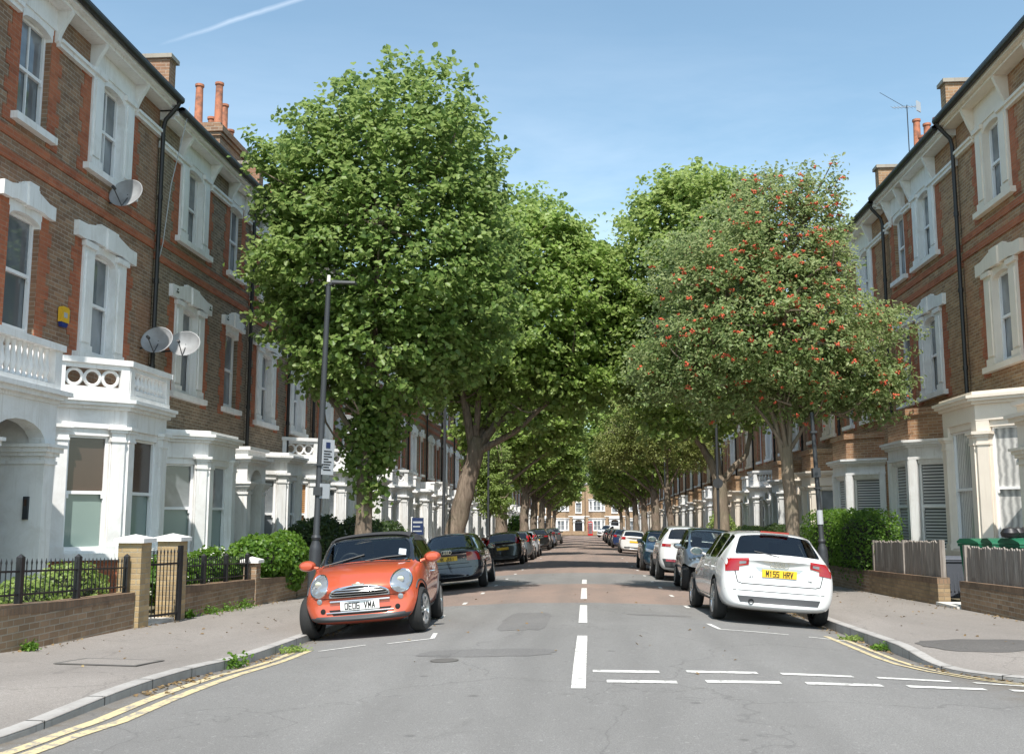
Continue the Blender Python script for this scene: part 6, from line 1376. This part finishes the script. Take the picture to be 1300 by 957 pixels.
# path slab in the gateway
s_ = MB(); s_.box(-8.9, 14.64, -.15, -6.3, 15.61, gpave(-6.45, 15)+.035); tag(s_.build('garden_path', STONE), kind='structure')
# right side walls, fence, bins
RX_ = 6.62
gwall('garden_wall', 'low stock-brick wall under the weathered wooden fence near the right corner', RX_, 12.2, 18.75, .48, BR_W)
gwall('garden_wall', 'low brick wall with yellowish end under the shorter wooden fence', RX_, 19.9, 24.6, .50, BR_W2)
gwall('garden_wall', 'dark low wall beneath the tall clipped hedge', RX_, 24.62, 30.4, .50, BR_W)
gwall('garden_wall', 'garden wall beyond the hedge on the right', RX_, 30.5, 60, .6, BR_W)
gwall('garden_wall', 'far garden wall along the right pavement', RX_, 60.2, 172, .7, BR_W)
WOOD = mat('weathered_wood', (.2, .18, .16), .9); t_ = NT(WOOD); _o = t_.obj(); _m = t_.n('ShaderNodeMapping', {'Vector': _o, 'Scale': (14, 14, 1.2)}).outputs[0]
_n = t_.noise(1.5, 7, _m, .7); _fl = t_.n('ShaderNodeVectorMath', {0: t_.n('ShaderNodeVectorMath', {0: _o, 1: (0, 9.5, 0)}, operation='MULTIPLY').outputs[0]}, operation='FLOOR').outputs[0]
_w = t_.n('ShaderNodeTexWhiteNoise', {'Vector': _fl}, noise_dimensions='3D').outputs['Value']
t_.base(t_.mix(t_.math('MULTIPLY', _w, .6), t_.mix(t_.ramp(_n, [(.3, 0), (.7, 1)]), (.13, .11, .095), (.40, .36, .32)), (.15, .12, .10))); t_.bump(_n, .5, .01)
def fence(label, y0, y1, zb, h, seed):
    root = empty('wooden_fence', (RX_+.02, y0, gpave(RX_, y0)+zb), 0, label, 'fence'); L = y1-y0; rr = random.Random(seed); sl_ = (gpave(RX_, y1)-gpave(RX_, y0))/L; b = MB(); y = 0
    while y < L-.05:
        w = .098; z = sl_*y; hh = h+rr.uniform(-.02, .02); t = rr.uniform(-.006, .006)
        b.prism([(y+.003, z), (y+w-.003, z), (y+w-.003+t, z+hh-.03), (y+w/2+t, z+hh), (y+.003+t, z+hh-.035)], 'x', -.012+t, .012+t); y += w
    b.build('palings', WOOD, root); r = MB()
    for z in (.12, h-.2): r.add([(.014, 0, z), (.06, 0, z), (.06, L, z+sl_*L), (.014, L, z+sl_*L), (.014, 0, z+.06), (.06, 0, z+.06), (.06, L, z+sl_*L+.06), (.014, L, z+sl_*L+.06)], [(0, 3, 2, 1), (4, 5, 6, 7), (0, 1, 5, 4), (1, 2, 6, 5), (2, 3, 7, 6), (3, 0, 4, 7)])
    r.build('rails', WOOD, root)
    for p in ((.0, L) if L < 4 else (.0, L/2, L)): q = MB(); q.box(-.05, p-.045, -zb+.0, .05, p+.045, h+.02+sl_*p); q.build('post', WOOD, root)
    return root
fence('weathered grey wooden fence with a green-edged board, nearest on the right', 12.3, 18.7, .48, .60, 3)
fence('shorter weathered wooden fence next to the clipped hedge', 19.98, 24.5, .50, .67, 4)
def wheelie(label, x, y, m, rz=0, h=1.05, w=.56, lid=None):
    root = empty('wheelie_bin', (x, y, gpave(6.75, y)+.02), rz, label, 'bin'); b = MB(); d = w*1.15
    b.add([(-w*.42, -d*.4, .06), (w*.42, -d*.4, .06), (w*.42, d*.36, .06), (-w*.42, d*.36, .06), (-w/2, -d/2, h*.9), (w/2, -d/2, h*.9), (w/2, d/2, h*.9), (-w/2, d/2, h*.9)], [(0, 3, 2, 1), (4, 5, 6, 7), (0, 1, 5, 4), (1, 2, 6, 5), (2, 3, 7, 6), (3, 0, 4, 7)]); b.box(-w/2-.02, -d/2-.02, h*.86, w/2+.02, d/2+.02, h*.9); 
    for k in range(4): b.box(-w*.3+k*w*.2-.01, -d*.47, .2, -w*.3+k*w*.2+.01, -d*.40, h*.8)
    b.build('bin_body', m, root)
    l = MB(); l.prism([(-d/2-.03, h*.905), (-d/2, h*.93), (-d*.1, h*.985), (d*.4, h*.975), (d/2+.05, h*.93), (d/2+.03, h*.905)], 'x', -w/2-.025, w/2+.025); l.tube([(-w/2, d/2+.05, h*.93), (w/2, d/2+.05, h*.93)], .018, 8); l.build('lid', lid or m, root)
    for s in (-1, 1): q = MB(); q.lathe([(0, -.03), (.1, -.03), (.1, .03), (0, .03)], (s*(w/2+.0), d*.4, .1), 'x', 16); q.build('wheel', TYRE, root)
    return root
wheelie('green-lidded wheelie bin behind the nearest wooden fence, closest to the bay', 7.3, 19.7, GREEN_PL, .2, h=1.22)
wheelie('second green-lidded wheelie bin behind the nearest wooden fence', 7.3, 18.7, GREEN_PL, -.1, h=1.22)
wheelie('third green-lidded wheelie bin with a bag on top, behind the nearest fence', 7.3, 17.8, GREEN_PL, .1, h=1.22)
wheelie('small grey ribbed bin standing in the right gateway', 7.15, 20.9, GREY_PL, R_(-5), h=.88, w=.36)
bag = MB(); rng_ = np.random.default_rng(4)
for k in range(3): bag.lathe([(0, 1.36), (.10, 1.33), (.15, 1.26), (.13, 1.19), (0, 1.17)], (7.2+.16*k-.16, 17.8+.1*k, gpave(6.75, 16.1)+.01), 'z', 12)
tag(bag.build('rubbish_bag', BLACK), 'dark lumpy rubbish bag lying on the third green bin', 'bag')
# stone step and bracket shelf in the right gateway
st_ = MB(); st_.box(6.45, 18.78, gpave(6.5, 19.3)-.2, 7.9, 19.87, gpave(6.5, 19.3)+.05); tag(st_.build('gateway_step', STONE), kind='structure')
# street lamps
LAMPM = mat('lamp_column_paint', (.035, .038, .042), .45)
def lamp(label, x, y, h, arm, lean=0, side=1, base=1.2, group=None, sign=False, head=True, r=.055):
    root = empty('street_lamp', (x, y, gpave(x, y)), 0, label, 'street lamp', group); root.rotation_euler = (0, R_(lean), 0)
    c = MB(); c.lathe([(.0, -.2), (.105, -.2), (.115, .02), (.105, .05), (.105, base*.9), (.095, base*.96), (r, base+.06), (r*.93, h*.6), (r*.78, h)], n=16); c.lathe([(r*1.25, base+.06), (r*1.5, base+.1), (r*1.25, base+.14)], n=16); c.build('column', LAMPM, root)
    dd = MB(); dd.box(-.05, -.112, .35, .05, -.10, .85); dd.build('access_door', LAMPM, root)
    if head:
        a = MB(); a.tube([(0, 0, h-.05), (0, 0, h+.02), (side*.08, 0, h+.05), (side*arm, 0, h+.07)], .028, 8); a.build('arm', LAMPM, root)
        q = MB(); x0 = side*(arm-.12); q.add([(x0, -.06, h+.05), (x0+side*.42, -.09, h+.04), (x0+side*.42, .09, h+.04), (x0, .06, h+.05), (x0, -.05, h+.10), (x0+side*.42, -.07, h+.075), (x0+side*.42, .07, h+.075), (x0, .05, h+.10)], [(0, 1, 2, 3), (4, 7, 6, 5), (0, 4, 5, 1), (1, 5, 6, 2), (2, 6, 7, 3), (3, 7, 4, 0)]); q.build('lantern', LAMPM, root)
        z = MB(); z.lathe([(.0, h+.20), (.03, h+.19), (.035, h+.07)], (0, 0, 0), 'z', 12); z.build('photocell', mat('photocell_white', (.7, .68, .6), .4) if 'photocell_white' not in bpy.data.materials else bpy.data.materials['photocell_white'], root)
    return root
PLATEM = mat('grey_sign_face', (.42, .44, .46), .4)
l1 = lamp('black street lamp with slim arm and parking sign, in front of the big lime tree', -4.55, 17.1, 5.6, .18, lean=1.4, side=1)
b = MB(); b.box(-.03, -.055, 0, .24, -.045, .60); b.v = [(v[0]+.02, v[1]-.01, v[2]+2.35) for v in b.v]; sg = b.build('parking_sign', PLATEM, l1); sg.rotation_euler = (0, 0, R_(58))
def txt(parent, s, size, x, y, z, m, rx=math.pi/2, rz=0):
    me = text_mesh(s, size, .001); me.materials.clear(); me.materials.append(m); o = bpy.data.objects.new('lettering', me); col.objects.link(o); o.parent = parent; o.location = (x, y, z); o.rotation_euler = (rx, 0, rz); return o
BLUEM = mat('sign_blue', (.02, .035, .10), .4)
b = MB(); b.box(.06, -.0705, 2.80, .16, -.068, 2.90); b.build('blue_square', BLUEM, sg)
tl_ = MB()
for i in range(8):
    z = 2.74-i*.045; tl_.box(.02, -.0695, z, .02+(.18, .15, .19, .11, .18, .16, .13, .17)[i], -.067, z+.018)
tl_.build('lettering', PLT, sg)
b = MB(); b.box(-.02, -.06, 1.95, .20, -.05, 2.2); b.build('notice_plate', PLATEM, l1).rotation_euler = (0, 0, R_(58))
b = MB(); b.box(-.07, -.08, 2.0, .07, .08, 2.14); b.box(-.065, -.075, 2.5, .065, .075, 2.53); b.build('band', LAMPM, l1)
lamp('slim dark street lamp rising before the hedge on the left', -4.9, 36.2-1.0, 7.2, .3, lean=.5, head=True)
lamp('thin street lamp beside the light green sapling', -4.55, 48.0, 7.5, .5, lean=0)
l4 = lamp('leaning black lamp column with white sticker beside the rowan trunk', 5.05, 22.5, 3.95, 0, lean=-2.2, head=False, base=1.1)
b = MB(); b.lathe([(.066, 1.55), (.066, 1.85)], n=16); b.build('white_sticker', PLATEM, l4); b = MB(); b.box(-.09, -.09, 2.55, .07, .09, 2.75); b.box(-.07, -.07, 2.3, .07, .07, 2.33); b.box(-.07, -.07, 3.5, .07, .07, 3.54); b.build('band', LAMPM, l4)
lamp('far thin street lamp on the right beyond the robinia', 4.8, 63, 7, .4, side=-1)
# road sign seen from the back
rs = empty('road_sign', (4.45, 35.2, gpave(4.45, 35.2)), 0, 'round road sign seen from its dark back, left of the pale plane trunk', 'road sign'); b = MB(); b.tube([(0, 0, -.2), (0, 0, 5.2)], .045, 10); b.build('pole', LAMPM, rs)
b = MB(); b.lathe([(0, -.075), (.17, -.075), (.17, -.06), (0, -.06)], (0, 0, 3.05), 'y', 24); b.box(-.03, -.09, 2.95, .03, -.04, 3.15); b.build('sign_disc', LAMPM, rs)
# estate agent board
eb = empty('estate_agent_board', (-6.2, 36.6, gpave(-6.45, 36.6)), 0, 'blue and white estate agent board on a post before the leaning plane', 'sign board'); b = MB(); b.box(-.03, -.03, 0, .03, .03, 1.98); b.build('post', WHITE2, eb)
b = MB(); b.box(-.0, -.05, 1.35, .42, -.03, 1.95); bo = b.build('board', BLUEM, eb); b = MB(); b.box(.04, -.054, 1.76, .38, -.051, 1.82); b.box(.04, -.054, 1.62, .30, -.051, 1.66); b.box(.04, -.054, 1.46, .36, -.051, 1.50); b.build('white_lettering_bands', PLATEM, bo)
# satellite dishes
DISH = mat('dish_grey', (.3, .3, .3), .5); t_ = NT(DISH); t_.base(t_.mix(t_.ramp(t_.noise(3, 5), [(.4, 0), (.7, 1)]), (.30, .31, .32), (.20, .20, .20)))
def dish(label, x, y, z, r, side, yaw, tilt=18):
    """x,y,z: centre; bracket runs back to the wall"""
    root = empty('satellite_dish', (x, y, z), 0, label, 'satellite dish', 'satellite dishes on the house fronts')
    b = MB(); b.T = Matrix.Rotation(R_(yaw), 4, 'Z') @ Matrix.Rotation(R_(-tilt), 4, 'X') @ Matrix.Scale(1.15, 4, (1, 0, 0)); b.lathe([(0, .09), (r*.3, .08), (r*.6, .055), (r*.85, .02), (r, -.01), (r+.012, -.008), (r+.006, .008), (r*.8, .045), (r*.5, .085), (0, .11)], ax='y', n=28); b.build('reflector', DISH, root)
    a = MB(); a.T = Matrix.Rotation(R_(yaw), 4, 'Z') @ Matrix.Rotation(R_(-tilt), 4, 'X'); a.tube([(0, .08, -r*.2), (0, -.02, -r*1.05), (0, -.34, -r*.55)], .011, 6); a.lathe([(0, -.40), (.03, -.40), (.03, -.32), (0, -.32)], (0, 0, -r*.48), 'y', 10); a.build('receiver_arm', LAMPM, root)
    w = MB(); wx = (XL if side < 0 else XR)-x; w.tube([(0, .1, 0), (wx*.3, .14, -.12), (wx, .12, -.15)], .018, 6); w.build('bracket', LAMPM, root); return root
dish('upper grey satellite dish below the top floor window of the nearest left house', -8.62, 18.15, 7.55, .29, -1, -8)
dish('left one of the two pale dishes at the first floor beside the black downpipe', -8.6, 19.8, 5.02, .28, -1, -2)
dish('right one of the two pale dishes, in front of the white first floor window', -8.45, 20.85, 5.12, .28, -1, 4)
dish('dark-faced satellite dish above the far white balconies on the left', -8.5, 36.0, 4.75, .35, -1, 8)
dish('small pale dish high on a far left house front', -8.5, 55.5, 8.6, .35, -1, 5)
# alarm boxes
YEL = mat('yellow_alarm_case', (.72, .42, .03), .4); ALB = mat('alarm_blue', (.02, .04, .2), .4)
def alarm(label, x, y, z, s=1.):
    root = empty('alarm_box', (x, y, z), 0, label, 'alarm box'); b = MB(); b.prism([(-.13*s, -.02), (-.13*s, .22*s), (-.09*s, .25*s), (.09*s, .25*s), (.13*s, .22*s), (.13*s, -.02)], 'x', 0, .07); b.build('case', YEL, root)
    b = MB(); b.prism([(-.12*s, -.02), (-.08*s, -.10*s), (.08*s, -.10*s), (.12*s, -.02)], 'x', 0, .06); b.build('lower_band', ALB, root); b = MB(); b.box(.07, -.06*s, .06*s, .073, .06*s, .15*s); b.build('label', PLATEM, root)
alarm('yellow and blue alarm box between the first floor windows of the nearest left house', XL+.02, 16.75, 4.82)
alarm('yellow alarm box under the balcony beside the nearest left bay', XL+.02, 16.35, 2.85, .95)
ib = empty('entry_phone', (-8.35, 14.86, 1.45), 0, 'metal entry phone panel on the side of the nearest left porch', 'entry phone'); b = MB(); b.box(-.02, -.05, 0, .06, -.0, .34); b.build('case', LAMPM, ib); b = MB(); b.box(-.0, -.056, .2, .04, -.05, .3); b.build('speaker_panel', BROWNBLIND, ib)
# roof aerials
def aerial(label, x, y, z, rz=0, guy=False):
    root = empty('roof_aerial', (x, y, z), rz, label, 'aerial'); b = MB(); b.tube([(0, 0, -.3), (0, 0, 1.3)], .016, 6); b.build('mast', LAMPM, root); c = MB(); c.tube([(-.35, 0, 1.15), (.45, 0, 1.35)], .010, 5)
    for k in range(8): t = k/7; x_ = -.3+.72*t; z_ = 1.16+.2*t*.9; c.tube([(x_, -.16, z_), (x_, .16, z_)], .006, 4)
    c.box(-.36, -.12, 1.0, -.33, .12, 1.3); c.build('antenna', PLATEM, root)
    if guy: g_ = MB(); g_.tube([(0, 0, 1.2), (1.1, -.6, 2.2)], .008, 4); g_.build('stay', LAMPM, root)
aerial('thin roof aerial beside the left chimney pots', -9.9, 28.9, 11.2, .3)
aerial('thin roof aerial by the short pot on the right roof', 9.55, 29.6, 12.2, 2.4, True)
# phone box, far sign and the white van stand at the street end
PHR = mat('phone_box_red', (.45, .02, .02), .35); pb = empty('telephone_box', (.75, 188.2, groad(0, 185)-.05), 0, 'small red telephone box at the far end of the street', 'telephone box'); b = MB()
b.box(-.45, -.45, 0, .45, .45, .35); b.box(-.45, -.45, 2.1, .45, .45, 2.4)
for sx in (-1, 1):
    for sy in (-1, 1): b.box(sx*.45, sy*.45, .35, sx*.36, sy*.36, 2.1)
b.prism([(-.42, 2.4), (-.3, 2.52), (0, 2.56), (.3, 2.52), (.42, 2.4)], 'y', -.42, .42)
for z in (.7, 1.05, 1.4, 1.75): b.box(-.40, -.41, z, .40, -.39, z+.04)
b.build('frame', PHR, pb); b = MB(); b.box(-.38, -.38, .36, .38, .38, 2.09); b.build('glazing', GLASS, pb); b = MB(); b.box(-.36, -.46, 2.17, .36, -.452, 2.32); b.build('sign_band', PLATEM, pb)
# low wall in front of the end houses
gw = MB(); gw.box(-20, 191.0, groad(0, 190)-.3, 20, 191.2, groad(0, 190)+.75); tag(gw.build('front_wall', BR_END), 'low brick front wall before the houses closing the street', 'wall')
# hanging cable on the left downpipe
cb2 = MB(); cb2.tube([(-8.5, 20.7, 10.3), (-8.75, 20.5, 8.5), (-8.85, 20.45, 7.2), (-8.9, 20.3, 6.6)], .010, 5); tag(cb2.build('cable', PLATEM), 'loose pale cable hanging beside the left downpipe', 'cable')

# dead leaves and grit gathered in the gutters and at the wall feet
LIT = leafmat('dead_leaves', (.10, .065, .03), (.20, .13, .06), (.34, .26, .13), .1, .8)
rg = np.random.default_rng(9); Pl = []
for k in range(2600):
    side = rg.choice([-1, 1]); y = 8.5+22*rg.uniform()**1.5; wall_ = rg.uniform() < .35
    if wall_: x = side*(6.33 if side < 0 else 6.48) - side*abs(rg.normal())*.10; z = gpave(x, y)+.008
    else:
        e = edge_l(y) if side < 0 else (edge_r(y) if y > 9.3 else 99)
        if abs(e) > 20: continue
        x = e - side*(.02+abs(rg.normal())*.11); z = groad(x, y)+.008
    if rg.uniform() < .5+.5*math.sin(y*2.3+side): Pl.append((x, y, z))
for k in range(70): x = rg.uniform(-3.4, 3.4); y = 9+25*rg.uniform(); Pl.append((x, y, groad(x, y)+.008))
for k in range(130): s_ = rg.choice([-1, 1]); y = 9.5+15*rg.uniform(); x = s_*rg.uniform(4.5, 6.3); Pl.append((x, y, gpave(x, y)+.008))
Pl = np.array(Pl); Nl = rg.normal(size=Pl.shape)*.25+np.array([0, 0, 1.])
tag(leaf_mesh('leaf_litter', Pl, Nl, .038, rg, .38, .1, sv=.6, mats=LIT), kind='stuff')
